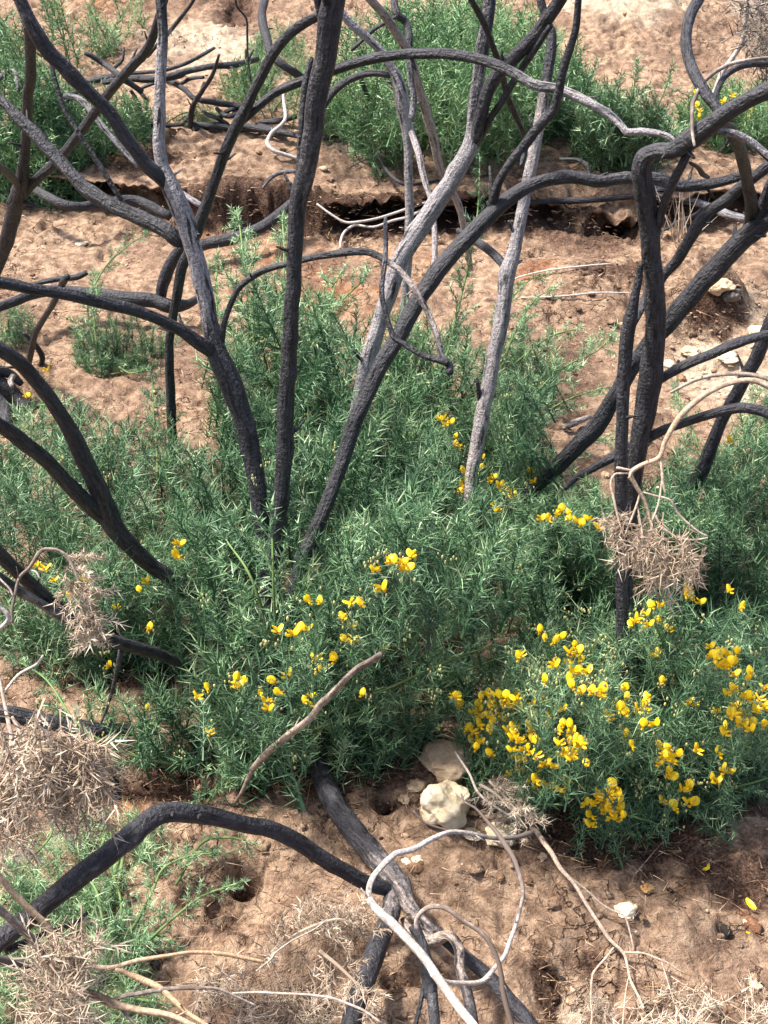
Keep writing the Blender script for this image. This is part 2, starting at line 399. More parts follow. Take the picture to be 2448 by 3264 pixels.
REDS = [(930, 860, 260, 160, .55), (1300, 830, 250, 110, .45), (620, 480, 280, 70, .35), (1900, 20, 500, 60, .7), (1740, 70, 110, 70, .9), (1100, 950, 300, 140, .6), (450, 1350, 200, 150, .4), (1700, 900, 140, 80, .6), (400, 2560, 200, 100, .6), (450, 20, 500, 60, .6), (300, 60, 300, 80, .5), (640, 760, 160, 60, .6)]

def detail(x, y, peat):
    """fine relief added to the placing surface: clods, peaty fibres and grains"""
    n = fbm2(x * 9, y * 9, 3, 41) * .010 + fbm2(x * 34, y * 34, 3, 45) * .0045
    ridg = (1 - np.abs(fbm2(x * 22, y * 22, 3, 51))) ** 3 * .010
    pits = -np.clip(fbm2(x * 15, y * 15, 3, 55) - .55, 0, 1) * .05
    far = 1 + .35 * np.clip(y - 3.2, 0, 4)
    return (n * .8 + (ridg + pits) * (.5 + .9 * peat)) * far + vnoise2(x * 95, y * 95, 59) * .0012

def build_ground():
    ys = [-4, -2.5, -1.4, -.6, -.1, .3]
    y = .6
    while y < 9.5:
        ys.append(y); y += .0046 + .0016 * y if not 4.0 < y < 4.75 else .0065
    ys += list(np.linspace(9.6, 12, 60)) + list(np.linspace(12.3, 45, 60))
    ys = np.array(ys); nx = 860
    xi = np.linspace(-1, 1, nx); xi = xi * (.72 + .28 * xi * xi)
    Y = np.repeat(ys[:, None], nx, 1); X = xi[None] * (1.15 + .50 * np.abs(Y) + .012 * np.clip(Y - 10, 0, 99) ** 2)
    peat, pale, red = blobs(X, Y, PEAT_AND_SHADE), blobs(X, Y, PALE), blobs(X, Y, REDS)
    near = np.exp(-np.clip(Y - 9, 0, 99) * .2)
    Z = h0(X, Y) + detail(X, Y, peat) * near
    s = bank_s(X, Y)
    prof = np.where((s > 0) & (s < 1), np.sin(np.pi * np.clip(s / .78, 0, 1)) ** .8 * .21 - .045 * sstep(.74, .95, s) , 0)
    prof = np.where(s >= 1, -.045 * np.exp(-np.clip((Y - bank_line(X) - .035) / .05, 0, 50)), prof)
    ragged = np.clip(.55 + 1.0 * vnoise2(X * 3.1, Y * 0 + 3.1, 77) + .45 * vnoise2(X * 17, Y * 0 + 1.1, 78) + .22 * vnoise2(X * 37 + 3 * vnoise2(X * 4, X * 0, 3), Y * 9, 79), 0, 2)
    Yd = Y + prof * ragged * sstep(0, .05, bank_amp(X))
    V = np.stack([X, Yd, Z], -1).reshape(-1, 3)
    n = len(ys)
    i = np.arange(n - 1)[:, None] * nx; j = np.arange(nx - 1)[None]
    a = (i + j).ravel(); f = np.stack([a, a + 1, a + nx + 1, a + nx], 1)
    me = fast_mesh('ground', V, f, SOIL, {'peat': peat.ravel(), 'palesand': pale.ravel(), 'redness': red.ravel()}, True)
    tag(add_obj('ground', me), kind='structure')
build_ground()

def gz(x, y):
    return h0(x, y)

# ------------------------------------------------------------------ branches traced as real tubes in depth
def build_thing(name, label, cat, group, parts, mat=None, mode='wood'):
    """parts: (part name, [(px, py, width px)...] from base to tip, depth spec, pale, warm)
    depth spec: ('D', d0, d1) with numbers, 'g' (ground), 'p' (depth of the part it grows from) or 'x0.97' (times the start), or ('H', [heights above ground])."""
    mat = mat or WOOD
    done = []; meshes = []; root_loc = None
    for k, (pn, pts, spec, pale, warm) in enumerate(parts):
        pts = np.array(pts, float)
        cum = np.concatenate([[0], np.cumsum(np.linalg.norm(np.diff(pts[:, :2], axis=0), axis=1))]); cum /= cum[-1]
        if spec[0] == 'H':
            hs = np.interp(cum, np.linspace(0, 1, len(spec[1])), spec[1])
            D = hit(pts[:, 0], pts[:, 1], hs)[1]
        else:
            ds = []
            for q, i in ((spec[1], 0), (spec[2], -1)):
                if q == 'g': q = hit(pts[i, 0], pts[i, 1], 0.0)[1][0]
                elif isinstance(q, str) and q[0] == 'h': q = hit(pts[i, 0], pts[i, 1], float(q[1:]))[1][0]
                elif q == 'p':
                    allp = np.vstack(done); q = allp[np.argmin((allp[:, 0] - pts[i, 0]) ** 2 + (allp[:, 1] - pts[i, 1]) ** 2), 3]
                elif isinstance(q, str) and q[0] == 'x': q = ds[0] * float(q[1:])
                ds.append(q)
            D = ds[0] + (ds[1] - ds[0]) * cum
        pl = np.interp(cum, np.linspace(0, 1, len(pale)), pale) if isinstance(pale, (list, tuple)) else np.full(len(pts), pale)
        wm = np.interp(cum, np.linspace(0, 1, len(warm)), warm) if isinstance(warm, (list, tuple)) else np.full(len(pts), warm)
        full = np.column_stack([pts, D, pl, wm])
        seg = np.mean(np.linalg.norm(np.diff(pts[:, :2], axis=0), axis=1))
        n = int(np.clip(seg / (14 if mode == 'wood' else 9), 3, 16))
        R = catmull(full, n); done.append(R[:, :4])
        P = CAM + R[:, 3:4] * px_dir(R[:, 0], R[:, 1])
        rad = np.maximum(R[:, 2], 2.0) / 2 * R[:, 3] / F * (.91 if mode == 'wood' else .86)
        wmax = pts[:, 2].max()
        if done[:-1] and spec[0] == 'D' and spec[1] == 'p':     # root the branch inside what carries it
            k1 = np.clip(1 - np.arange(len(P)) / (1.6 * n), 0, 1); P = P + (k1 * rad[0] * 1.0)[:, None] * px_dir(R[:, 0], R[:, 1]); rad = rad * (1 - .25 * k1)
        V, f, fib, pa, wa = tube(P, rad, 20 if wmax > 34 else 12 if wmax > 16 else 8, .11 if mode == 'wood' else .19, wob=.15 if mode == 'wood' else .50, seed=(hash_(label) + k * 13) % 9973, pale=R[:, 4], warm=R[:, 5])
        kr = np.random.default_rng(hash_(label) + 31 * k); Lm = np.sum(np.linalg.norm(np.diff(P, axis=0), axis=1)); TT = np.gradient(P, axis=0)
        for _ in range(int(min(7, Lm * (3.2 if mode == 'wood' else 9))) if wmax > 11 else 0):      # snapped-off side shoots
            i = kr.integers(len(P) // 6, len(P) - 2); rr = rad[i]; td = TT[i] / np.linalg.norm(TT[i]); nd = kr.normal(0, 1, 3); nd -= td * (nd @ td); nd /= np.linalg.norm(nd)
            dv = nd + td * kr.uniform(.2, 1.1); dv /= np.linalg.norm(dv); ln = rr * kr.uniform(1.5, 2.6) + kr.uniform(.0, .018)
            sq = np.array([P[i], P[i] + dv * ln * .6, P[i] + dv * ln + kr.normal(0, .12, 3) * ln * .5]); sv = tube(sq, np.array([.42, .27, .16]) * rr * kr.uniform(.6, 1.1), 7, .15, 5 + k, R[i, 4], R[i, 5])
            f = np.concatenate([f, sv[1] + len(V)]); V = np.vstack([V, sv[0]]); fib = np.vstack([fib, sv[2]]); pa = np.concatenate([pa, sv[3]]); wa = np.concatenate([wa, sv[4]])
        if root_loc is None: root_loc = P[0].copy()
        meshes.append((pn, V, f, fib, pa, wa))
    root = empty(name, root_loc); tag(root, label, cat, group)
    for pn, V, f, fib, pa, wa in meshes:
        me = fast_mesh(pn, V - root_loc, f, mat, {'fib': fib, 'pale': pa, 'warm': wa}, True)
        add_obj(pn, me, root)
    return root
def hash_(s):
    r = 7
    for ch in s: r = (r * 131 + ord(ch)) % 1000003
    return r
def tt(ox, oy, pts):            # tile pixels (816 px tile shown at 2.033x) to photo pixels
    return [(ox + a / 2.033, oy + b / 2.033, *r) for a, b, *r in pts]

GS = 'burnt gorse stems'
# big two-armed stem left of centre
build_thing('burnt_gorse', 'tall grey burnt stem forking into leaning and upright arms, left of the straight black stem', 'burnt stem', GS, [
    ('stem', [(838, 2260, 50), (836, 2130, 50), (842, 2000, 52), (850, 1850, 54), (838, 1700, 56), (818, 1550, 62), (790, 1400, 70), (760, 1300, 76), (722, 1200, 84), (692, 1122, 74), (672, 1040, 60), (648, 920, 58), (612, 780, 60), (575, 670, 64), (540, 590, 60), (512, 520, 44), (507, 440, 42), (511, 360, 40), (514, 250, 38), (520, 130, 37), (516, 40, 38), (512, -40, 36)], ('D', 'g', 2.12), [.1, .1, .15, .2, .35, .75, .85, .92, .85, .1], [.1]),
    ('branch', [(560, 640, 50), (515, 575, 52), (462, 520, 50), (410, 450, 48), (345, 355, 48), (270, 280, 48), (205, 215, 50), (155, 165, 52), (105, 85, 46), (66, 0, 42), (45, -50, 40)], ('D', 'p', 2.02), [.45, .3, .3, .4, .45], 0.),
    ('branch', [(590, 770, 54), (566, 767, 58), (531, 735, 56), (460, 700, 52), (403, 674, 50), (340, 645, 50), (275, 605, 48), (225, 550, 46), (172, 492, 46), (120, 435, 46), (74, 393, 42), (20, 335, 36), (-40, 290, 34)], ('D', 'p', 2.3), [.3, .35, .4, .35, .45], [.1, .3]),
    ('branch', [(705, 1150, 66), (672, 1120, 58), (640, 1095, 52), (590, 1058, 46), (540, 1032, 44), (480, 1005, 44), (400, 980, 45), (320, 962, 44), (250, 945, 45), (180, 932, 44), (100, 922, 42), (40, 908, 42), (-50, 890, 42)], ('D', 'p', 2.0), [.25, .15, .2, .2], 0.),
    ('branch', [(700, 1125, 34), (706, 1085, 26), (712, 1040, 22), (730, 985, 20), (758, 925, 21), (800, 885, 23), (850, 858, 24), (925, 838, 24), (1000, 820, 24), (1070, 808, 25), (1130, 802, 26), (1180, 806, 25), (1225, 828, 24), (1280, 868, 23), (1320, 920, 22), (1350, 970, 20), (1378, 1030, 20), (1398, 1090, 20), (1408, 1130, 20), (1432, 1160, 26), (1434, 1188, 26)], ('D', 'p', 2.0), [.15, .1, .2, .35, .55, .6, .2], [0, 0, .2, .6, .5]),
    ('twig', [(1230, 690, 10), (1228, 730, 15), (1230, 780, 15), (1226, 840, 18), (1216, 910, 20), (1220, 965, 20), (1238, 1030, 19), (1255, 1075, 22), (1290, 1098, 20), (1340, 1128, 20), (1390, 1145, 21), (1425, 1155, 26)], ('D', 'x1', 2.0) if False else ('D', 2.02, 2.0), [.5, .55, .3, .2, .1], .2),
    ('twig', [(408, 664, 18), (370, 610, 20), (322, 535, 20), (275, 462, 18), (235, 400, 17), (205, 350, 16), (185, 290, 15), (172, 240, 14), (160, 195, 12)], ('D', 'p', 2.2), [.2, .25, .35, .3], .1),
])
build_thing('burnt_gorse', 'thick straight black stem upright in the middle with a short dead spur on its left', 'burnt stem', GS, [
    ('stem', [(862, 2320, 52), (866, 2050, 54), (872, 1800, 56), (884, 1660, 57), (900, 1480, 57), (912, 1320, 57), (922, 1180, 56), (930, 1000, 54), (938, 850, 54), (944, 740, 56), (955, 640, 62), (975, 560, 68), (998, 420, 70), (1014, 300, 72), (1032, 180, 76), (1046, 80, 88), (1060, 10, 84), (1074, -60, 72)], ('D', 'g', 1.84), [.05, .05, .1, .1, .12, .3, .42, .38, .3], [.0, .0, .1, .5, .7]),
    ('spur', [(950, 640, 34), (948, 590, 26), (953, 520, 22), (959, 430, 22), (965, 340, 25), (972, 270, 26), (982, 225, 24), (994, 182, 12)], ('D', 'p', 'x0.97'), .05, 0.),
    ('branch', [(1036, 70, 60), (1015, -5, 40), (1002, -60, 34)], ('D', 'p', 'x0.99'), .1, 0.),
])
build_thing('burnt_gorse', 'black slender stem curving up behind the two-armed stem and arching over to the right', 'burnt stem', GS, [
    ('stem', [(556, 1560, 30), (550, 1420, 31), (545, 1300, 31), (540, 1200, 30), (540, 1090, 31), (552, 1010, 33), (566, 930, 34), (580, 850, 36), (605, 800, 38), (625, 750, 40), (646, 690, 42), (672, 620, 40), (692, 560, 40), (715, 490, 40), (745, 420, 40), (780, 355, 38), (820, 275, 36), (862, 190, 36), (920, 115, 36), (985, 65, 36), (1040, 40, 34)], ('D', 'g', 2.25), [.02, .05, .1, .12, .15], 0.),
    ('branch', [(758, 400, 34), (790, 372, 30), (830, 335, 30), (890, 290, 32), (964, 258, 34), (1072, 220, 36), (1160, 192, 37), (1235, 178, 36), (1308, 172, 35), (1380, 172, 36), (1455, 177, 36), (1554, 197, 36), (1632, 231, 36), (1700, 270, 36), (1770, 283, 34), (1838, 308, 34), (1907, 344, 32), (1955, 378, 30), (1985, 405, 26), (1998, 420, 26), (2030, 420, 24), (2070, 421, 24), (2124, 433, 22), (2153, 452, 16)], ('D', 'p', 2.15), [.1, .15, .4, .4, .6, .75, .8], [0, 0, .1, .2, .1]),
])
build_thing('burnt_gorse', 'long black stem leaning right, its bent top running level behind the thickest right trunk', 'burnt stem', GS, [
    ('stem', [(880, 2430, 46), (905, 2150, 48), (945, 1850, 50), (990, 1725, 51), (1050, 1580, 52), (1100, 1430, 54), (1150, 1300, 56), (1205, 1180, 57), (1270, 1070, 57), (1340, 945, 58), (1420, 840, 58), (1495, 755, 59), (1570, 680, 60), (1640, 622, 52), (1720, 582, 46), (1800, 567, 45), (1850, 570, 46), (1910, 578, 44), (1960, 572, 42), (2010, 567, 42), (2100, 570, 44), (2160, 590, 44), (2225, 590, 40), (2290, 580, 34), (2370, 560, 28)], ('D', 'g', 2.35), [.1, .1, .2, .3, .3, .35, .35, .2], [0., .3, .2, .1]),
    ('branch', [(1565, 680, 44), (1572, 640, 36), (1586, 590, 30), (1608, 548, 29), (1640, 503, 32), (1690, 440, 36), (1735, 385, 36), (1764, 352, 34), (1780, 300, 31), (1790, 246, 30), (1806, 190, 28), (1819, 148, 27), (1834, 95, 25), (1840, 40, 24), (1846, -30, 24)], ('D', 'p', 2.1), [.15, .1, .05, .05], 0.),
    ('spur', [(1680, 460, 20), (1668, 500, 18), (1660, 532, 12)], ('D', 'p', 'x1'), .05, 0.),
    ('spur', [(1572, 640, 18), (1566, 590, 15), (1561, 530, 10)], ('D', 'p', 'x1'), .2, 0.),
    ('twig', [(1880, 560, 14), (1876, 535, 13), (1862, 518, 14), (1835, 508, 13), (1784, 506, 12)], ('D', 'p', 'x1.01'), .4, 0.),
])
build_thing('burnt_gorse', 'silvery grey stem leaning right and splitting into three arms, behind the long black leaning stem', 'burnt stem', GS, [
    ('stem', [(1070, 1800, 44), (1100, 1550, 46), (1130, 1330, 48), (1160, 1190, 50), (1195, 1070, 54), (1240, 930, 58), (1285, 815, 61), (1335, 735, 62), (1395, 645, 63), (1455, 550, 64), (1500, 470, 62), (1510, 400, 46), (1513, 340, 43), (1525, 240, 43), (1540, 150, 44), (1552, 60, 45), (1562, -40, 44)], ('D', 'g', 2.5), [.95, .95, .92, .85, .78, .72, .65, .5, .45], [.25, .1, .1]),
    ('branch', [(1495, 490, 56), (1518, 440, 46), (1532, 370, 44), (1552, 300, 44), (1590, 235, 46), (1632, 190, 48), (1690, 130, 50), (1735, 75, 48), (1775, 20, 46), (1810, -40, 44)], ('D', 'p', 2.3), [.5, .35, .3, .35], 0.),
    ('branch', [(1532, 440, 30), (1560, 385, 26), (1603, 320, 25), (1632, 268, 25), (1665, 215, 24), (1715, 140, 24), (1755, 80, 22)], ('D', 'p', 2.35), .05, 0.),
])
build_thing('burnt_gorse', 'pale weathered upright stem with peeling bark, right of the long black leaning stem', 'burnt stem', GS, [
    ('stem', [(1470, 1950, 42), (1490, 1700, 42), (1500, 1520, 42), (1516, 1440, 46), (1535, 1330, 49), (1560, 1200, 51), (1585, 1075, 53), (1608, 960, 54), (1618, 880, 60), (1632, 830, 52), (1655, 730, 44), (1680, 600, 42), (1703, 470, 39), (1722, 370, 37), (1736, 280, 36), (1750, 190, 37), (1756, 110, 36), (1742, 70, 28), (1728, 20, 28), (1715, -40, 26)], ('D', 'g', 2.55), [.9, .9, .9, .85, .75, .85, .95, .3, .2], [.4, .35, .25, .1, .35, .3]),
    ('branch', [(1618, 868, 40), (1600, 840, 32), (1575, 812, 30), (1540, 785, 30), (1505, 762, 28), (1460, 735, 22)], ('D', 'p', 2.75), [.3, .15, .3], 0.),
    ('spur', [(1532, 1300, 20), (1527, 1250, 18), (1520, 1205, 10)], ('D', 'p', 'x0.99'), .0, 0.),
])
build_thing('burnt_gorse', 'pale two-stemmed post with a hooked dead arm near its top, left of the silver stem', 'burnt stem', GS, [
    ('stem', [(1270, 1300, 26), (1280, 1100, 27), (1290, 950, 29), (1300, 820, 30), (1303, 740, 28), (1306, 640, 30), (1302, 540, 30), (1298, 440, 34), (1290, 370, 46), (1278, 300, 50), (1264, 250, 42), (1245, 215, 32), (1215, 165, 31), (1165, 115, 30), (1115, 70, 30), (1080, 30, 28)], ('D', 'g', 3.0), [.9, .9, .85, .75, .85, .75, .7], [.2]),
    ('branch', [(1302, 395, 34), (1318, 440, 24), (1335, 490, 24), (1350, 560, 23), (1365, 610, 22), (1378, 655, 20), (1384, 730, 20), (1386, 820, 22), (1380, 900, 22)], ('D', 'p', 3.0), [.8, .75, .7], [.3]),
    ('branch', [(1266, 232, 26), (1240, 238, 25), (1200, 233, 25), (1150, 240, 26), (1101, 262, 27), (1060, 296, 27), (1030, 340, 26)], ('D', 'p', 'x1.02'), [.05, .15, .1], 0.),
    ('branch', [(1308, 185, 26), (1310, 260, 24), (1318, 310, 22), (1312, 380, 26)], ('D', 2.95, 2.98), .6, .1),
])
build_thing('burnt_gorse', 'long cream-coloured peeled stem leaning down behind the silver stem', 'burnt stem', GS, [
    ('stem', [(1500, 860, 22), (1480, 730, 24), (1462, 655, 27), (1435, 605, 28), (1411, 556, 30), (1387, 467, 31), (1362, 370, 31), (1332, 260, 30), (1308, 182, 31), (1283, 133, 32), (1234, 59, 32), (1190, 10, 31), (1150, -30, 30)], ('D', 'h0.1', 3.0), [.95, 1., 1.05, 1.05, 1., .95], [.45, .4, .35]),
])
build_thing('burnt_gorse', 'black forked stem at the far left edge crossing behind the leaning grey arm', 'burnt stem', GS, [
    ('stem', [(-110, 1180, 46), (-60, 980, 46), (-20, 870, 48), (8, 800, 49), (32, 725, 52), (52, 650, 56), (64, 610, 56), (74, 545, 44), (80, 470, 37), (84, 370, 37), (92, 270, 39), (97, 180, 40), (94, 95, 40), (80, 30, 36)], ('D', 'g', 2.3), .06, 0.),
    ('branch', [(70, 622, 44), (100, 590, 36), (172, 521, 34), (225, 460, 33), (275, 395, 33), (344, 297, 33), (418, 213, 34), (455, 175, 33), (480, 135, 31), (497, 95, 30), (512, 40, 28), (530, -10, 26)], ('D', 'p', 2.3), .08, 0.),
    ('branch', [(60, 600, 30), (40, 565, 30), (0, 536, 30), (-40, 520, 28)], ('D', 'p', 2.3), .3, 0.),
])
build_thing('burnt_branch', 'dark branch lying in a shallow curve behind the left arms, pale at its far end', 'branch', 'fallen burnt branches', [
    ('branch', [(640, 655, 22), (600, 640, 22), (575, 620, 20), (540, 690, 30), (480, 660, 36), (423, 638, 34), (360, 642, 33), (305, 650, 33), (255, 658, 32), (207, 652, 32), (160, 632, 32), (113, 605, 32), (80, 575, 30)][3:], ('H', [.06, .10, .12, .15]), [.2, .1, .2], 0.),
    ('spur', [(560, 600, 18), (600, 630, 20), (640, 655, 22)], ('H', [.05, .06, .07]), .8, .1),
])
build_thing('burnt_gorse', 'heavy dark stem sweeping from the left edge into the green bush, a second arm below', 'burnt stem', GS, [
    ('stem', [(820, 2110, 38), (770, 1985, 40), (710, 1950, 44), (640, 1917, 46), (580, 1878, 48), (535, 1840, 50), (490, 1805, 52), (433, 1752, 56), (372, 1695, 64), (345, 1640, 70), (320, 1583, 68), (285, 1505, 63), (246, 1421, 59), (197, 1332, 56), (138, 1244, 55), (64, 1160, 55), (-10, 1112, 54), (-70, 1090, 52)], ('D', 'g', 1.95), [.1, .1, .12, .2, .3, .35], 0.),
    ('branch', [(350, 1675, 56), (320, 1645, 56), (275, 1600, 55), (207, 1532, 53), (148, 1470, 53), (74, 1411, 53), (20, 1368, 50), (-50, 1325, 48)], ('D', 'p', 1.98), [.1, .15, .2], [.0, .2]),
])
build_thing('burnt_gorse', 'pair of low dark stems merging beneath the drooping dry sprig at the left', 'burnt stem', GS, [
    ('stem', [(720, 2240, 28), (630, 2160, 32), (565, 2110, 38), (492, 2078, 42), (430, 2060, 44), (393, 2052, 44), (340, 2035, 42), (295, 2020, 40), (245, 1995, 38), (197, 1966, 36), (150, 1935, 35), (98, 1904, 36), (40, 1870, 38), (-40, 1820, 38)], ('D', 'g', 1.9), [.1, .12, .2, .5, .6, .4], [.3, .2, .1]),
    ('branch', [(300, 2030, 36), (250, 1992, 38), (200, 1950, 42), (147, 1905, 46), (59, 1826, 50), (0, 1772, 52), (-60, 1715, 52)], ('D', 'p', 1.9), .1, .1),
    ('spur', [(385, 2075, 24), (380, 2110, 22), (368, 2160, 16), (350, 2230, 12), (320, 2310, 10)], ('D', 'p', 'x1.04'), [.1, .6], .2),
])
build_thing('burnt_log', 'thick smooth black log lying at the left edge just above the dry straw-coloured brush', 'log', 'fallen burnt branches', [
    ('log', [(420, 2330, 40), (360, 2330, 46), (300, 2328, 54), (206, 2312, 60), (98, 2290, 62), (-20, 2268, 64), (-90, 2250, 64)], ('H', [.02, .05, .10]), [.05, .02], 0.),
])
build_thing('burnt_branch', 'charred horizontal branch with an upturned elbow, behind the left arm of the two-armed stem', 'branch', 'fallen burnt branches', [
    ('branch', [(640, 945, 26), (600, 970, 34), (545, 975, 46), (492, 958, 50), (440, 952, 50), (393, 948, 50), (340, 942, 48), (295, 938, 48), (230, 930, 44), (172, 925, 38), (120, 935, 34), (60, 955, 36), (-20, 985, 36)], ('H', [.05, .08, .10, .12]), [.2, .15, .3, .35, .3], 0.),
    ('branch', [(512, 955, 46), (518, 910, 46), (535, 862, 46), (560, 815, 44), (595, 770, 40), (620, 735, 34)], ('D', 'p', 'x0.97'), [.15, .1], 0.),
    ('twig', [(80, 922, 10), (110, 905, 16), (150, 895, 18), (197, 888, 19), (240, 884, 22), (275, 868, 20)], ('D', 'p', 'x0.99'), .2, 0.),
])
build_thing('dead_stick', 'broken dark upright stick with a crooked foot, under the charred horizontal branch', 'stick', None, [
    ('stick', [(90, 1170, 20), (98, 1130, 22), (113, 1062, 22), (148, 1003, 22), (170, 965, 23), (187, 930, 24), (205, 895, 26), (215, 882, 24)], ('D', 'g', 2.75), [.05, .2, .1], 0.),
    ('spur', [(125, 1175, 20), (135, 1140, 22), (120, 1110, 20), (95, 1080, 16), (74, 1062, 12)], ('D', 'p', 'x0.98'), .1, .2),
])
build_thing('burnt_stump', 'low charred root stump at the left edge beside a lone yellow flower', 'stump', None, [
    ('root', [(110, 1310, 40), (60, 1280, 60), (10, 1240, 76), (-60, 1200, 80)], ('H', [.0, .03, .05]), .0, 0.),
    ('root', [(70, 1225, 22), (40, 1200, 34), (0, 1185, 36), (-50, 1180, 34)], ('H', [.04, .07, .08]), .1, 0.),
    ('root', [(20, 1370, 40), (10, 1310, 56), (-30, 1270, 60)], ('H', [.0, .03, .05]), .0, 0.),
    ('bark_flake', [(38, 1232, 14), (32, 1215, 20), (42, 1196, 18)], ('H', [.09, .10]), .8, .6),
])
build_thing('burnt_log', 'dark log lying behind the two-armed stem and running right to the straight black stem', 'log', 'fallen burnt branches', [
    ('log', [(600, 800, 34), (634, 785, 40), (713, 768, 42), (797, 740, 42), (850, 715, 40), (905, 670, 36), (940, 640, 32)], ('H', [.06, .08, .12]), [.15, .3], 0.),
])
# right-hand group
build_thing('burnt_gorse', 'thickest black trunk at the right with an elbow bend on top and bare side arms', 'burnt stem', GS, [
    ('stem', [(1980, 2330, 44), (1985, 2050, 46), (1996, 1850, 48), (2010, 1660, 54), (2026, 1500, 62), (2046, 1380, 70), (2064, 1275, 80), (2078, 1195, 80), (2088, 1100, 66), (2090, 1000, 65), (2082, 850, 66), (2067, 700, 68), (2053, 600, 70), (2046, 540, 72), (2056, 500, 62), (2092, 478, 58), (2140, 476, 62), (2190, 448, 74), (2260, 402, 66), (2330, 352, 62), (2395, 316, 60), (2470, 282, 60)], ('D', 'g', 1.75), [.05, .05, .1, .25, .35, .08, .04, .04, .12, .3, .1, .05], [0., .3, .3, 0., 0., .2, .1]),
    ('branch', [(2085, 1225, 48), (2115, 1202, 36), (2183, 1165, 36), (2271, 1126, 35), (2345, 1096, 35), (2400, 1078, 35), (2480, 1058, 36)], ('D', 'p', 2.1), .08, 0.),
    ('branch', [(2035, 1405, 44), (2065, 1396, 38), (2124, 1367, 34), (2198, 1342, 34), (2271, 1318, 36), (2325, 1305, 37), (2380, 1302, 37), (2480, 1325, 38)], ('D', 'p', 2.1), .12, 0.),
    ('branch', [(2180, 455, 40), (2205, 430, 28), (2240, 421, 26), (2286, 418, 25), (2345, 428, 26), (2394, 455, 27), (2425, 480, 27), (2470, 520, 27)], ('D', 'p', 1.85), [.4, .65, .7], [.1]),
    ('branch', [(2300, 370, 44), (2275, 330, 40), (2237, 275, 40), (2203, 207, 40), (2186, 123, 38), (2198, 50, 40), (2225, 0, 42), (2250, -50, 42)], ('D', 'p', 1.95), .03, 0.),
    ('branch', [(2290, 375, 30), (2280, 310, 22), (2301, 256, 22), (2345, 218, 22), (2400, 205, 20), (2470, 205, 18)], ('D', 'p', 1.95), .1, 0.),
    ('branch', [(2255, 410, 36), (2300, 395, 32), (2330, 420, 38), (2352, 465, 42), (2375, 540, 42), (2390, 620, 42), (2394, 690, 46), (2385, 745, 48)], ('D', 'p', 2.5), [.05, .1], 0.),
    ('branch', [(2190, 490, 40), (2172, 530, 34), (2143, 582, 32), (2118, 640, 30), (2104, 690, 28), (2094, 745, 26)], ('D', 'p', 'x1.06'), [.2, .1], .2),
    ('twig', [(2200, 520, 16), (2225, 535, 18), (2240, 555, 19), (2258, 565, 14)], ('D', 'p', 'x1.05'), .2, 0.),
])
build_thing('burnt_gorse', 'slim dark stem standing directly in front of the thickest right trunk', 'burnt stem', GS, [
    ('stem', [(2000, 2520, 40), (1996, 2350, 40), (1990, 2220, 41), (1986, 2080, 42), (1981, 1900, 43), (1979, 1750, 43), (1979, 1620, 44), (1981, 1500, 45), (1984, 1400, 44), (1988, 1270, 44), (1994, 1160, 50), (2000, 1070, 50), (2014, 1000, 40), (2028, 930, 28), (2038, 880, 24), (2043, 840, 18)], ('D', 'g', 1.98), [.05, .1, .1, .2, .2, .3, .15], [.1, .1, .5, .3]),
    ('branch', [(2000, 1060, 34), (2030, 1010, 26), (2048, 970, 26), (2060, 930, 24)], ('D', 'p', 'x1.02'), [.3, .1], .4),
])
build_thing('burnt_gorse', 'broad dark stem leaning right behind the thickest right trunk, forked at the right edge', 'burnt stem', GS, [
    ('stem', [(1600, 1760, 52), (1660, 1600, 54), (1700, 1555, 56), (1780, 1480, 58), (1850, 1410, 60), (1910, 1345, 60), (1962, 1265, 58), (2010, 1180, 58), (2070, 1095, 60), (2130, 1030, 66), (2190, 962, 70), (2260, 882, 72), (2340, 792, 74), (2400, 735, 74), (2460, 690, 66), (2520, 640, 60)], ('D', 'g', 2.35), [.1, .1, .2, .15, .15], [0.]),
    ('branch', [(2075, 985, 26), (2090, 930, 30), (2120, 875, 34), (2160, 828, 38), (2188, 782, 40), (2222, 718, 42), (2262, 674, 44), (2320, 635, 44), (2370, 590, 42), (2455, 527, 40), (2520, 490, 38)], ('D', 2.5, 2.25), [.2, .1, .1], [.2, 0.]),
    ('branch', [(2400, 740, 44), (2418, 700, 38), (2435, 640, 36), (2465, 570, 34)], ('D', 'p', 'x0.97'), [.2], 0.),
    ('branch', [(1800, 1560, 14), (1829, 1529, 20), (1903, 1485, 28), (1957, 1455, 34), (2010, 1420, 36)], ('D', 2.55, 2.5), .03, 0.),
])
build_thing('burnt_gorse', 'plain dark post leaning in from the right edge, rooted right of the hanging dry sprig', 'burnt stem', GS, [
    ('stem', [(2140, 1800, 48), (2172, 1680, 48), (2188, 1603, 49), (2222, 1530, 47), (2262, 1441, 45), (2296, 1347, 44), (2330, 1283, 46), (2370, 1210, 47), (2414, 1136, 48), (2460, 1030, 50), (2500, 950, 50)], ('D', 'g', 2.5), [.08, .12], 0.),
])
build_thing('dead_branch', 'pale grey branch lying level across the right, behind the thickest trunk', 'branch', 'fallen burnt branches', [
    ('branch', [(1690, 648, 18), (1711, 644, 22), (1790, 640, 22), (1878, 638, 22), (1950, 632, 21), (2025, 625, 21), (2099, 627, 23), (2160, 634, 25), (2222, 646, 27), (2275, 664, 28), (2320, 684, 29), (2375, 700, 27)], ('H', [.02, .05, .07, .08]), [.3, .4, .5, .75, .6], 0.),
    ('branch', [(2060, 640, 18), (2092, 605, 24), (2120, 600, 22), (2100, 608, 20)][:3], ('D', 'p', 'x1.0'), .6, 0.),
])
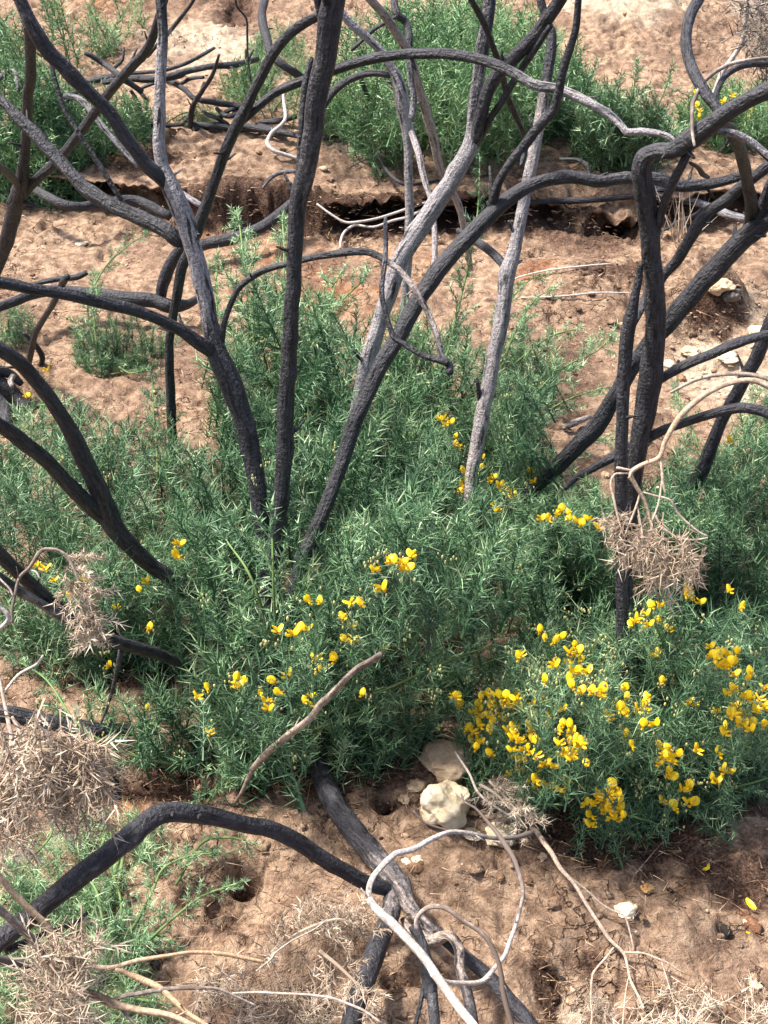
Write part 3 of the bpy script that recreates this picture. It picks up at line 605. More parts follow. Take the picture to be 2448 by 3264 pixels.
# bottom group
build_thing('burnt_log', 'large charred log lying across the bottom, forked below an orange scar', 'log', 'fallen burnt branches', [
    ('log', [(1010, 2420, 60), (1025, 2470, 70), (1058, 2545, 77), (1105, 2620, 79), (1150, 2675, 79), (1195, 2725, 78), (1240, 2775, 76), (1272, 2825, 74), (1296, 2872, 58), (1322, 2912, 46), (1360, 2950, 42), (1406, 2985, 42), (1480, 3050, 43), (1554, 3114, 47), (1632, 3200, 52), (1710, 3290, 54), (1760, 3350, 54)], ('H', [.02, .05, .08, .07, .06, .05]), [.2, .3, .4, .45, .35, .25, .35, .4], [.9, .8, .5, .6, .9, .2, 0., 0.]),
    ('branch', [(1262, 2835, 76), (1250, 2880, 74), (1226, 2945, 70), (1192, 3038, 71), (1157, 3137, 73), (1130, 3235, 76), (1108, 3320, 78)], ('D', 'p', 'h0.12'), [.5, .3, .3, .35], [.5, .2, .2]),
    ('branch', [(1262, 2838, 52), (1235, 2834, 54), (1160, 2810, 56), (1062, 2755, 57), (964, 2692, 60), (900, 2655, 61), (850, 2637, 61), (816, 2632, 62), (760, 2622, 61), (710, 2612, 62), (620, 2594, 66), (560, 2586, 68), (510, 2592, 70), (470, 2618, 70), (430, 2652, 70), (344, 2730, 73), (246, 2800, 75), (147, 2880, 75), (64, 2945, 72), (0, 2998, 74), (-70, 3060, 76)], ('D', 'p', 1.62), [.4, .1, .1, .1, .3, .55, .35, .35, .3], [.3, 0., 0., .3, .2, 0.]),
    ('root', [(1285, 2930, 30), (1305, 2960, 34), (1332, 2978, 38), (1375, 2998, 40), (1405, 2992, 36), (1428, 2984, 32), (1450, 3000, 36), (1464, 3035, 38), (1466, 3080, 36), (1482, 3140, 39), (1502, 3215, 39), (1515, 3300, 38)], ('D', 'p', 'h0.13'), [.5, .55, .5, .45], [.8, .9]),
    ('spur', [(1320, 2950, 40), (1340, 3000, 38), (1357, 3063, 46), (1368, 3120, 54), (1374, 3178, 50)], ('D', 1.86, 1.80), .04, 0.),
    ('spur', [(1374, 3170, 40), (1380, 3210, 38), (1386, 3270, 38), (1388, 3330, 36)], ('D', 1.80, 1.76), [.5, .55], 0.),
    ('spur', [(1350, 3140, 18), (1342, 3190, 15), (1328, 3250, 16), (1318, 3320, 16)], ('D', 1.81, 1.77), .3, 0.),
    ('branch', [(20, 3030, 36), (60, 3012, 26), (105, 2992, 19), (147, 2974, 17), (206, 2955, 15), (250, 2935, 14), (278, 2910, 12)], ('D', 1.66, 1.75), .15, 0.),
])
build_thing('dead_stick', 'single bare grey stick poking diagonally out of the front of the green bush', 'stick', None, [
    ('stick', [(745, 2560, 12), (762, 2535, 14), (780, 2505, 17), (816, 2440, 22), (855, 2397, 24), (890, 2365, 26), (935, 2330, 26), (973, 2300, 26), (1005, 2265, 26), (1030, 2235, 26), (1060, 2207, 25), (1100, 2170, 24), (1150, 2128, 25), (1185, 2105, 27), (1212, 2090, 26)], ('D', 'h0.04', 1.85), [.3, .5, .6, .6, .45, .3], [.5, .5, .3]),
], TWIG, 'twig')
build_thing('peeled_branch', 'white peeled branch bent into a hook over the charred log at the bottom', 'branch', None, [
    ('branch', [(1545, 3320, 32), (1510, 3270, 32), (1455, 3205, 33), (1406, 3137, 34), (1357, 3063, 34), (1308, 3000, 34), (1250, 2940, 36), (1215, 2912, 34), (1190, 2888, 30), (1176, 2862, 24), (1176, 2830, 23), (1186, 2800, 23), (1202, 2775, 23), (1238, 2740, 21), (1262, 2720, 21), (1290, 2713, 21), (1323, 2705, 21), (1380, 2675, 19), (1435, 2652, 17), (1485, 2655, 16), (1530, 2664, 15), (1583, 2674, 14), (1640, 2672, 16), (1700, 2655, 20)], ('D', 1.62, 2.0), [.72, .7, .6, .55, .62, .66, .6, .45, .05], [.3, .1, .2]),
    ('branch', [(1405, 3120, 22), (1430, 3130, 20), (1475, 3134, 19), (1530, 3130, 19), (1564, 3104, 17), (1603, 3053, 17), (1623, 3004, 16), (1640, 2960, 16), (1656, 2900, 15), (1664, 2842, 16), (1655, 2790, 17), (1638, 2740, 18), (1612, 2695, 20), (1588, 2655, 16), (1555, 2615, 13), (1515, 2575, 10), (1480, 2555, 9), (1470, 2530, 7)], ('D', 'p', 2.02), [.8, .8, .7, .4, .2, .15, .25], [.3, .2, .3]),
    ('twig', [(1435, 2652, 10), (1400, 2640, 9), (1360, 2625, 8), (1335, 2605, 8), (1318, 2585, 7)], ('D', 'p', 'x1.0'), .25, .2),
    ('twig', [(1330, 2960, 18), (1330, 2930, 17), (1347, 2905, 18), (1370, 2890, 18), (1400, 2888, 18), (1431, 2898, 17), (1480, 2935, 16), (1544, 2980, 16), (1583, 3043, 17), (1600, 3100, 18), (1611, 3171, 19), (1630, 3250, 20), (1650, 3320, 20)], ('D', 1.74, 1.70), [.6, .3, .2, .2], [.4, .4]),
], TWIG, 'twig')
build_thing('dry_twig', 'pale tan forking twig lying on the bare soil at bottom right', 'twig', None, [
    ('stem', [(1690, 2640, 16), (1716, 2660, 19), (1755, 2714, 18), (1789, 2768, 17), (1829, 2817, 16), (1863, 2876, 16), (1903, 2940, 15), (1942, 2994, 15), (1986, 3036, 13), (2000, 3080, 11), (2010, 3125, 10), (2040, 3186, 9), (2052, 3215, 7)], ('H', [.06, .07, .05, .03, .02]), [.6, .75, .8, .75], [.6]),
    ('twig', [(1804, 2787, 9), (1840, 2815, 9), (1878, 2846, 9), (1915, 2880, 8), (1947, 2900, 8), (1990, 2920, 7), (2006, 2960, 7), (2022, 3030, 5)], ('D', 'p', 'h0.01'), .75, .5),
    ('twig', [(1957, 3020, 10), (1935, 3050, 10), (1907, 3082, 9), (1890, 3112, 9), (1885, 3186, 8), (1888, 3240, 7), (1880, 3290, 6)], ('D', 'p', 'h0.02'), .75, .6),
    ('twig', [(1980, 3034, 9), (2015, 3036, 9), (2050, 3038, 9), (2104, 3058, 9), (2140, 3075, 7), (2175, 3100, 5)], ('D', 'p', 'h0.02'), .75, .6),
    ('twig', [(2108, 3060, 8), (2120, 3100, 7), (2135, 3150, 6), (2150, 3200, 5)], ('D', 'p', 'h0.02'), .75, .6),
    ('twig', [(2005, 3110, 7), (1995, 3160, 6), (1988, 3220, 6), (1982, 3280, 6)], ('D', 'p', 'h0.02'), .75, .6),
    ('twig', [(1670, 2642, 9), (1640, 2612, 10), (1590, 2580, 10), (1545, 2548, 10), (1520, 2520, 9), (1498, 2470, 9), (1470, 2425, 9), (1452, 2396, 7)], ('D', 'p', 'h0.1'), .75, .3),
], TWIG, 'twig')
build_thing('dry_twig', 'bundle of tan and orange twigs reaching in from the bottom left corner', 'twig', None, [
    ('stem', [(-60, 2730, 22), (-10, 2780, 22), (49, 2851, 22), (108, 2905, 24), (150, 2945, 26), (172, 2985, 32), (180, 3030, 38), (183, 3090, 42)], ('D', 1.50, 1.56), .7, [.9, .9, .6]),
    ('stem', [(-60, 2840, 32), (-10, 2895, 32), (64, 2955, 30), (113, 3009, 30), (152, 3063, 32), (175, 3110, 32), (190, 3150, 30)], ('D', 1.48, 1.56), [.35, .4, .7], [.3, .4, .5]),
    ('branch', [(-30, 3050, 34), (20, 3062, 32), (70, 3072, 26), (137, 3085, 18)], ('D', 1.52, 1.57), .05, 0.),
    ('branch', [(180, 3080, 26), (220, 3080, 20), (270, 3082, 19), (330, 3086, 19), (375, 3080, 18), (442, 3060, 15), (541, 3044, 15), (600, 3036, 15), (660, 3036, 15), (728, 3043, 15), (790, 3056, 14), (840, 3066, 11)], ('D', 1.56, 1.62), [.8, .85, .85], [.5, .9, 1.]),
    ('branch', [(355, 3086, 18), (400, 3102, 21), (442, 3118, 21), (511, 3148, 21), (560, 3188, 19), (605, 3230, 19), (655, 3266, 17), (700, 3300, 15)], ('D', 'p', 1.52), .85, [.9, 1.]),
    ('branch', [(190, 3140, 28), (240, 3158, 31), (295, 3172, 33), (340, 3190, 31), (383, 3206, 28), (440, 3218, 25), (492, 3226, 23), (560, 3242, 22), (640, 3275, 21), (690, 3300, 20)], ('D', 1.55, 1.5), [.4, .45, .7, .8], [.6, .8, .9]),
    ('branch', [(350, 3190, 22), (400, 3174, 20), (442, 3167, 19), (510, 3156, 17), (565, 3150, 15), (630, 3149, 13), (690, 3152, 11), (760, 3180, 9), (816, 3205, 8)], ('D', 'p', 1.58), [.35, .4, .6], .35),
    ('twig', [(383, 3212, 20), (410, 3245, 16), (440, 3275, 14)], ('D', 'p', 'x1.0'), .4, .2),
    ('twig', [(740, 3165, 6), (816, 3163, 8), (890, 3167, 8), (964, 3171, 9), (1015, 3176, 9), (1062, 3183, 9), (1110, 3200, 9), (1160, 3222, 9), (1215, 3260, 8)], ('D', 1.6, 1.58), .85, .4),
    ('twig', [(816, 3095, 5), (860, 3060, 7), (880, 3035, 8), (930, 3000, 7), (1000, 2965, 6), (1045, 2930, 5)], ('D', 1.66, 1.72), .7, .5),
], TWIG, 'twig')
# the background
BG = 'dead burnt branches heaped behind the sandy bank'
build_thing('dead_branch', 'long charred branch lying level in the upper left heap', 'branch', BG, [
    ('branch', [(330, 262, 20), (408, 250, 24), (492, 252, 26), (560, 240, 26), (590, 228, 24), (640, 218, 22), (689, 211, 22), (760, 205, 22), (820, 188, 20)], ('H', [.18, .2, .2, .18]), [.1, .15, .4, .3], 0.),
    ('twig', [(770, 205, 16), (790, 190, 14), (808, 158, 8)], ('D', 'p', 'x1'), .05, 0.)])
build_thing('dead_branch', 'thin pale-topped branch rising right above the upper left heap', 'branch', BG, [
    ('branch', [(360, 245, 12), (423, 233, 14), (492, 228, 15), (545, 218, 14), (590, 203, 14), (640, 178, 13), (684, 153, 11)], ('H', [.2, .24, .26, .25]), .35, .1)])
build_thing('dead_branch', 'crooked branch sloping down to a broken end at the left of the heap', 'branch', BG, [
    ('branch', [(270, 170, 12), (300, 182, 18), (344, 211, 20), (374, 235, 22), (410, 262, 22), (452, 292, 20)], ('H', [.3, .28, .2]), [.4, .2], 0.),
    ('twig', [(365, 215, 16), (390, 190, 12), (394, 150, 8)], ('D', 'p', 'x1'), .1, 0.)])
build_thing('dead_branch', 'grey branch dropping to the right from the upright grey arm, propped on a brown snag', 'branch', BG, [
    ('branch', [(530, 258, 18), (560, 268, 20), (590, 288, 20), (615, 312, 20), (654, 322, 18), (720, 330, 18), (787, 344, 16)], ('H', [.12, .1, .08, .08]), [.3, .3], 0.)])
build_thing('dead_branch', 'upright brown snag standing on the bank beside the heap', 'branch', BG, [
    ('branch', [(606, 405, 18), (610, 355, 20), (622, 325, 18), (640, 296, 18), (670, 250, 15), (684, 221, 13), (698, 175, 9)], ('D', 'g', 4.2), [.3, .45], .8),
    ('branch', [(575, 402, 12), (598, 375, 16), (612, 352, 18)], ('D', 'g', 'p') if False else ('H', [0, .04]), .3, .3),
    ('twig', [(640, 296, 14), (650, 262, 10)], ('D', 'p', 'x1'), .2, .4)])
for lab, pts, hs, pl in [
    ('blunt-ended black log in the heap, beneath the long level charred branch', [(282, 263, 20), (320, 252, 24), (367, 247, 24), (430, 252, 24), (493, 255, 24), (545, 246, 24), (578, 238, 24), (586, 232, 22)], [.13, .15, .14], .12),
    ('short knobbly stick poking right out of the heap over pale sand', [(570, 270, 12), (590, 260, 13), (607, 251, 14), (649, 247, 13)], [.1, .14], .35),
    ('dark stick hanging down from the heap into the green sprays', [(375, 250, 18), (400, 260, 19), (421, 272, 18), (443, 289, 17), (458, 308, 13), (470, 318, 9)], [.2, .14, .1], .3),
    ('short grey prop leaning between two branches in the middle of the heap', [(440, 287, 10), (468, 273, 12), (500, 262, 12)], [.14, .16], .4),
    ('bowed brown stick reaching from the heap down to the bank edge', [(453, 408, 13), (455, 385, 14), (450, 355, 14), (440, 325, 14), (417, 289, 12)], [.0, .1, .18], .3),
    ('stubby black peg standing among leaves under the heap', [(394, 395, 15), (402, 365, 16), (410, 335, 14)], [.02, .1], .02),
    ('grey pole running right from the foot of the brown snag', [(640, 322, 18), (675, 325, 20), (704, 331, 20), (746, 336, 20), (790, 354, 16)], [.1, .08, .06], .35),
    ('small grey root-like stick at the foot of the brown snag', [(645, 352, 10), (660, 365, 14), (690, 376, 14), (727, 396, 12)], [.05, .03], .5),
    ('arched black stick on the bank, left of the slender curving stem', [(696, 380, 14), (712, 365, 16), (738, 348, 16), (760, 358, 16), (772, 372, 12)], [.03, .08, .03], .1),
    ('mottled long stick lying along the bank top toward the straight black stem', [(744, 362, 16), (757, 386, 20), (801, 405, 22), (870, 418, 22), (945, 434, 18)], [.05, .04, .03], .4),
    ('scorched log lying flat on the bank just right of the snag', [(618, 412, 16), (655, 405, 20), (704, 398, 22), (756, 411, 18)], [.01, .02], .1),
    ('flat black stick along the bank edge left of the snag', [(405, 404, 12), (450, 402, 16), (493, 401, 16), (580, 398, 12)], [.01, .02], .08),
    ('dark stick lying across the bank behind the short dead spur', [(828, 392, 16), (860, 389, 20), (894, 386, 20), (945, 372, 16)], [.02, .04], .15),
    ('thin brown upright twig behind the right end of the heap', [(812, 275, 8), (803, 250, 11), (793, 225, 12), (786, 190, 11), (784, 158, 8)], [.0, .1, .2], .3),
    ('upper of two hair-thin pale roots crossing the brown soil mound', [(1640, 890, 5), (1666, 880, 6), (1755, 860, 6), (1878, 846, 6), (1950, 840, 4)], [.01, .02], .8),
    ('lower of two hair-thin pale roots crossing the brown soil mound', [(1661, 949, 5), (1780, 945, 6), (1902, 933, 6), (2006, 934, 4)], [.01, .02], .8),
    ('low charred stick lying on the lip of the sandy bank behind the snag', [(610, 395, 16), (660, 400, 22), (757, 408, 22), (830, 412, 20), (900, 418, 16)], [.02, .03], .15),
    ('short kinked stick lying on top of the bank-edge stick', [(690, 345, 14), (720, 370, 18), (760, 362, 18), (800, 350, 14)], [.06, .08], .1),
    ('thick dark branch end resting among the green sprays at upper left', [(120, 355, 26), (150, 335, 34), (190, 315, 34), (230, 305, 26), (245, 290, 14)], [.2, .22], .15),
    ('smooth slate-coloured branch bent over below the leaning arm at upper left', [(440, 530, 18), (370, 452, 22), (310, 380, 24), (275, 335, 24), (245, 312, 22), (205, 305, 18)], [.1, .2, .25], .6),
    ('pale-ended stub curling up at the far left edge', [(-20, 262, 16), (0, 248, 18), (25, 228, 18), (46, 228, 14), (55, 255, 14), (58, 292, 12)], [.3, .3], .5),
    ('dark twig sloping behind the inner hooked arm of the pale post', [(1150, 250, 16), (1165, 290, 16), (1190, 334, 16), (1234, 384, 16), (1283, 420, 12)], [.3, .15, .05], .2),
    ('mottled branch lying on soil in front of the tall green bush', [(1030, 442, 18), (1065, 430, 22), (1111, 402, 24), (1150, 388, 24), (1190, 386, 22), (1225, 368, 20), (1270, 338, 16)], [.02, .05, .1], .3),
    ('curved dark twig on the sandy slope right of the straight black stem', [(1396, 576, 11), (1340, 585, 12), (1288, 586, 13), (1255, 568, 13), (1224, 531, 12), (1208, 500, 11), (1188, 468, 6)], [.03, .05, .08], .15),
    ('fine dark twig joining the curved twig on the sandy slope', [(1115, 535, 5), (1150, 515, 6), (1205, 496, 6)], [.03, .06], .2),
    ('bent grey twig bridging the dark hollow under the bank', [(838, 600, 10), (855, 575, 13), (880, 556, 14), (910, 548, 14), (950, 546, 13)], [.06, .08], .55),
    ('bowed branch lying on the bank left of the straight black stem', [(816, 398, 18), (870, 412, 18), (915, 424, 18), (960, 440, 16)], [.03, .04], .2),
    ('zigzag pale root standing behind the straight black stem', [(955, 508, 12), (930, 500, 14), (900, 490, 14), (872, 480, 15), (852, 458, 15), (865, 425, 15), (895, 400, 14), (910, 375, 13), (905, 330, 12), (902, 292, 10)], [.02, .06, .14], .7),
    ('grey log chip half buried before the upright green shrub', [(1862, 476, 15), (1900, 482, 17), (1950, 484, 14)], [.01, .01], .45),
    ('bare charred stick slanting down from the top right of centre', [(1672, 440, 18), (1662, 408, 20), (1640, 358, 22), (1618, 305, 22), (1598, 221, 22), (1569, 138, 22), (1534, 59, 22), (1490, -20, 20)], None, .35),
    ('curling dark stem snaking behind the top of the straight black stem', [(1000, 350, 26), (998, 310, 28), (985, 272, 28), (950, 240, 30), (905, 212, 30), (872, 180, 30), (848, 118, 30), (834, 60, 30), (845, -10, 30)], [.05, .3, .35, .4], .12),
    ('crooked grey stem arching in front of the tall green bush at top', [(1300, 160, 26), (1305, 118, 28), (1295, 70, 28), (1268, 48, 28), (1256, 10, 26), (1262, -40, 24)], [.35, .5], .35),
    ('forked black twig beside the crooked grey stem at top', [(1120, 160, 12), (1165, 118, 15), (1190, 96, 15), (1235, 68, 13), (1265, 52, 12)], [.4, .5], .05),
    ('slim grey twig crossing behind the upright grey arm at upper left', [(470, 180, 12), (500, 145, 13), (541, 98, 15), (580, 50, 15), (612, 10, 13), (630, -30, 12)], [.35, .6], .4),
    ('hair-thin dark twig hanging at the top left of the straight black stem', [(800, 260, 6), (790, 180, 7), (788, 110, 8), (785, 60, 8), (755, 20, 8), (750, -20, 8)], [.4, .6], .1),
    ('dry grass-brown twig curving under the level pale branch', [(2100, 740, 9), (2130, 728, 11), (2158, 708, 12), (2195, 694, 13), (2222, 679, 13), (2242, 650, 12), (2248, 605, 10)], [.03, .08], .35),
    ('small pale twig lying across the foot of the bank, left end raised', [(1010, 650, 7), (1050, 680, 8), (1100, 708, 9), (1150, 706, 9), (1210, 694, 9), (1290, 668, 9), (1365, 643, 8)], [.05, .06], .85),
    ('crooked pale twig lying below the foot of the bank', [(1085, 790, 8), (1087, 765, 9), (1100, 738, 10), (1131, 718, 10), (1165, 722, 9), (1200, 722, 9), (1250, 704, 10), (1308, 689, 10), (1365, 655, 9)], [.02, .06], .85),
]:
    spec = ('H', hs) if hs else ('D', 2.7, 2.3)
    build_thing('dead_branch' if max(p[2] for p in pts) > 13 else 'dry_twig', lab, 'branch' if max(p[2] for p in pts) > 13 else 'twig', BG if min(p[1] for p in pts) < 480 and min(p[0] for p in pts) < 1100 else None, [('branch' if max(p[2] for p in pts) > 13 else 'twig', pts, spec, pl, .1)], WOOD if pl < .7 else TWIG)
build_thing('dead_branch', 'short brown forked stick lying left of the thickest right trunk, flat and weathered', 'wood chip', None, [
    ('chip', [(1796, 1364, 20), (1835, 1348, 26), (1880, 1328, 18)], ('H', [.02, .03]), .6, .5)])

# ------------------------------------------------------------------ gorse sprays
def spine_batch(bases, dirs, lens, wids):
    """many needles at once: three-sided, tapering to a point"""
    d = dirs / np.linalg.norm(dirs, axis=1)[:, None]
    ref = np.where(np.abs(d[:, 2:3]) < .8, np.array([[0, 0, 1.]]), np.array([[1., 0, 0]]))
    p = np.cross(d, ref); p /= np.linalg.norm(p, axis=1)[:, None]; q = np.cross(d, p)
    n = len(bases); V = np.empty((n, 4, 3))
    for k in range(3):
        a = k * 2.0944
        V[:, k] = bases + (np.cos(a) * p + np.sin(a) * q) * wids[:, None]
    V[:, 3] = bases + d * lens[:, None]
    i = np.arange(n)[:, None] * 4
    f = np.concatenate([i + [0, 1, 3], i + [1, 2, 3], i + [2, 0, 3]])
    return V.reshape(-1, 3), f

def make_plume(r, n_side=20, per=8, n_main=26, side_len=.27, sl=.125, sw=.0075, ang=55):
    """one spray along +Z, length 1; returns verts, tris, along(0..1), rand"""
    B, Dr, Ln, Wd, Tt = [], [], [], [], []
    stems = []
    bend = r.uniform(-.15, .15, 2)
    def axis(t): return np.array([bend[0] * t * t, bend[1] * t * t, t])
    for k in range(n_main):
        t = .12 + .88 * (k + .5) / n_main; a = k * 2.39996 + r.uniform(-.4, .4); e = math.radians(r.uniform(30, 75) * (1 - .35 * t))
        B.append(axis(t)); Dr.append([math.cos(a) * math.sin(e), math.sin(a) * math.sin(e), math.cos(e)]); Ln.append(sl * r.uniform(.6, 1.15)); Wd.append(sw * r.uniform(.8, 1.1)); Tt.append(t)
    for k in range(n_side):
        t = .06 + .86 * (k + r.uniform(0, 1)) / n_side; a = k * 2.39996 + r.uniform(-.5, .5)
        e = math.radians(r.uniform(ang - 16, ang + 14)); L = (side_len * (1 - .62 * t) + .04) * r.uniform(.7, 1.2)
        d = np.array([math.cos(a) * math.sin(e), math.sin(a) * math.sin(e), math.cos(e)]); b = axis(t)
        stems.append((b, b + d * L))
        p = np.cross(d, [0, 0, 1.]); p /= np.linalg.norm(p); q = np.cross(d, p)
        m = max(3, int(per * r.uniform(.75, 1.25) * (1 - .3 * t)))
        for j in range(m):
            u = (j + .6) / m; w = j * 2.39996 + r.uniform(-.5, .5); ee = math.radians(r.uniform(38, 78)) * (1 - .5 * u)
            B.append(b + d * L * u); Dr.append(d * math.cos(ee) + (p * math.cos(w) + q * math.sin(w)) * math.sin(ee))
            Ln.append(sl * r.uniform(.55, 1.1) * (1 - .25 * u)); Wd.append(sw * r.uniform(.75, 1.05)); Tt.append(min(1, t + .3 * u))
    B, Dr, Ln, Wd, Tt = map(np.array, (B, Dr, Ln, Wd, Tt))
    V, f = spine_batch(B, Dr, Ln, Wd)
    T = np.repeat(Tt, 4); R = np.repeat(r.uniform(-1, 1, len(B)), 4)
    # woody axis and side axes as slim needles too
    ab = np.array([axis(t) for t in (0, .35, .7)]); ae = np.array([axis(t) for t in (.45, .8, 1.02)])
    sb = np.array([s[0] for s in stems]); se = np.array([s[1] for s in stems])
    bb = np.vstack([ab, sb]); dd = np.vstack([ae, se]) - bb
    V2, f2 = spine_batch(bb, dd, np.linalg.norm(dd, axis=1) * 1.05, np.concatenate([[.017, .014, .010], np.full(len(sb), .0085)]))
    T2 = np.repeat(np.concatenate([[.2, .5, .8], np.full(len(sb), .4)]), 4)
    return np.vstack([V, V2]), np.vstack([f, f2 + len(V)]), np.concatenate([T, T2]), np.concatenate([R, np.full(len(V2), -.3)])

pr = np.random.default_rng(11)
FINE = [make_plume(pr, 15, 5, 46, .13, .175, .0066, 50) for _ in range(9)]
OPEN = [make_plume(pr, 8, 6, 24, .20, .26, .0082, 58) for _ in range(7)]
WISP = [make_plume(pr, 4, 4, 11, .34, .36, .0125, 50) for _ in range(6)]
LEAN = [make_plume(pr, 15, 6, 20, .26, .15, .0105, 50) for _ in range(5)]     # far bushes
DRY = [make_plume(pr, 4, 4, 15, .26, .30, .0135, 58) for _ in range(7)]
SMALL = [make_plume(pr, 5, 6, 14, .22, .34, .022, 55) for _ in range(5)]

def frame_to(d, spin):
    d = d / np.linalg.norm(d, axis=1)[:, None]
    ref = np.where(np.abs(d[:, 2:3]) < .9, np.array([[0, 0, 1.]]), np.array([[1., 0, 0]]))
    x = np.cross(ref, d); x /= np.linalg.norm(x, axis=1)[:, None]; y = np.cross(d, x)
    c, s = np.cos(spin)[:, None], np.sin(spin)[:, None]
    return np.stack([x * c + y * s, -x * s + y * c, d], 2)      # columns

def put_plumes(acc, temps, base, dirs, L, tint, r, contrast=.30):
    n = len(base); M = frame_to(dirs, r.uniform(0, 6.28, n)); which = r.integers(0, len(temps), n)
    for k, (V, f, T, R) in enumerate(temps):
        ids = np.where(which == k)[0]
        if not len(ids): continue
        W = np.einsum('nij,vj->nvi', M[ids], V) * L[ids][:, None, None] + base[ids][:, None]
        nv = len(V); ff = (f[None] + (np.arange(len(ids)) * nv)[:, None, None]).reshape(-1, 3)
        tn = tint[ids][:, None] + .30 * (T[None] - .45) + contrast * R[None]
        acc.add(W.reshape(-1, 3), ff, tint=np.clip(tn, 0, 1).reshape(-1))

def in_poly(x, y, poly):
    poly = np.asarray(poly, float); ins = np.zeros(len(x), bool); k = len(poly); j = k - 1
    for i in range(k):
        xi, yi = poly[i]; xj, yj = poly[j]
        c = ((yi > y) != (yj > y)) & (x < (xj - xi) * (y - yi) / (yj - yi + 1e-12) + xi)
        ins ^= c; j = i
    return ins
def y_low(x, poly):             # lowest photo row of the outline at column x
    poly = np.asarray(poly, float); best = np.full(len(x), -1e9)
    for i in range(len(poly)):
        (x1, y1), (x2, y2) = poly[i - 1], poly[i]
        if x1 == x2: continue
        t = (x - x1) / (x2 - x1); ok = (t >= 0) & (t <= 1)
        best = np.where(ok, np.maximum(best, y1 + t * (y2 - y1)), best)
    return best
def canopy_h(px, py, poly, H, fade, low=.12):
    e = np.clip((y_low(px, poly) - py) / fade, 0, 1) ** .7
    lump = 1 + .52 * vnoise2(px / 150, py / 95, 17) + .26 * vnoise2(px / 60, py / 45, 18)
    return H * np.maximum(low, e) * lump

def sample_poly(poly, n, r):
    p = np.asarray(poly, float); lo, hi = p.min(0), p.max(0); out = []
    while sum(map(len, out)) < n:
        q = r.uniform(lo, hi, (n * 2, 2)); q = q[in_poly(q[:, 0], q[:, 1], poly)]; out.append(q)
    return np.concatenate(out)[:n]

FLOWER_MESH = []
def petal(w, l, cup, tip=0.0, nx=4, ny=4):
    """a small cupped petal: base at the origin, along +Y, normal about +Z"""
    V = []
    for j in range(ny + 1):
        v = j / ny; ww = w * math.sin(math.pi * (.16 + .78 * v)) ** .7
        for i in range(nx + 1):
            u = i / nx * 2 - 1
            V.append((u * ww / 2, l * v, cup * w * (u * u) + tip * l * v * v))
    f = []
    for j in range(ny):
        for i in range(nx):
            a = j * (nx + 1) + i; f += [(a, a + 1, a + nx + 2), (a, a + nx + 2, a + nx + 1)]
    return np.array(V), np.array(f)
def rotx(a): c, s = math.cos(a), math.sin(a); return np.array([[1, 0, 0], [0, c, -s], [0, s, c]])
def roty(a): c, s = math.cos(a), math.sin(a); return np.array([[c, 0, s], [0, 1, 0], [-s, 0, c]])
def rotz(a): c, s = math.cos(a), math.sin(a); return np.array([[c, -s, 0], [s, c, 0], [0, 0, 1]])
for k in range(5):
    r = np.random.default_rng(100 + k); acc = Acc()
    V, f = petal(r.uniform(.0115, .0165), .0160, -.2, -.12); acc.add(V @ rotx(math.radians(r.uniform(58, 88))).T, f, tint=r.uniform(.55, .85))        # upright standard
    BK = rotz(math.pi)
    for s in (-1, 1):
        V, f = petal(.0062, .0125, .3, .05); acc.add(((V @ roty(s * .8).T) @ rotz(-s * r.uniform(.15, .45)).T) @ rotx(.35).T @ BK.T + [s * .0022, 0, .002], f, tint=r.uniform(.6, 1.))
    V, f = petal(.0058, .0115, -.6, 0); acc.add(V @ rotx(.1).T @ BK.T, f, tint=.45)                                                    # keel
    V, f = petal(.0075, .0065, -.5, 0); acc.add(V @ rotx(.9).T + [0, .002, -.003], f, tint=.12)                               # calyx
    FLOWER_MESH.append(acc.mesh('flower', PETAL, (0, 0, 0), True))

ico_v, ico_f = None, None
def icosphere(sub):
    t = (1 + 5 ** .5) / 2
    v = [(-1, t, 0), (1, t, 0), (-1, -t, 0), (1, -t, 0), (0, -1, t), (0, 1, t), (0, -1, -t), (0, 1, -t), (t, 0, -1), (t, 0, 1), (-t, 0, -1), (-t, 0, 1)]
    f = [(0, 11, 5), (0, 5, 1), (0, 1, 7), (0, 7, 10), (0, 10, 11), (1, 5, 9), (5, 11, 4), (11, 10, 2), (10, 7, 6), (7, 1, 8), (3, 9, 4), (3, 4, 2), (3, 2, 6), (3, 6, 8), (3, 8, 9), (4, 9, 5), (2, 4, 11), (6, 2, 10), (8, 6, 7), (9, 8, 1)]
    v = [np.array(p) / np.linalg.norm(p) for p in v]
    for _ in range(sub):
        c = {}; g = []
        def mid(a, b):
            k = (min(a, b), max(a, b))
            if k not in c:
                m = v[a] + v[b]; v.append(m / np.linalg.norm(m)); c[k] = len(v) - 1
            return c[k]
        for a, b, d in f:
            x, y, z = mid(a, b), mid(b, d), mid(d, a); g += [(a, x, z), (b, y, x), (d, z, y), (x, y, z)]
        f = g
    return np.array(v), np.array(f)

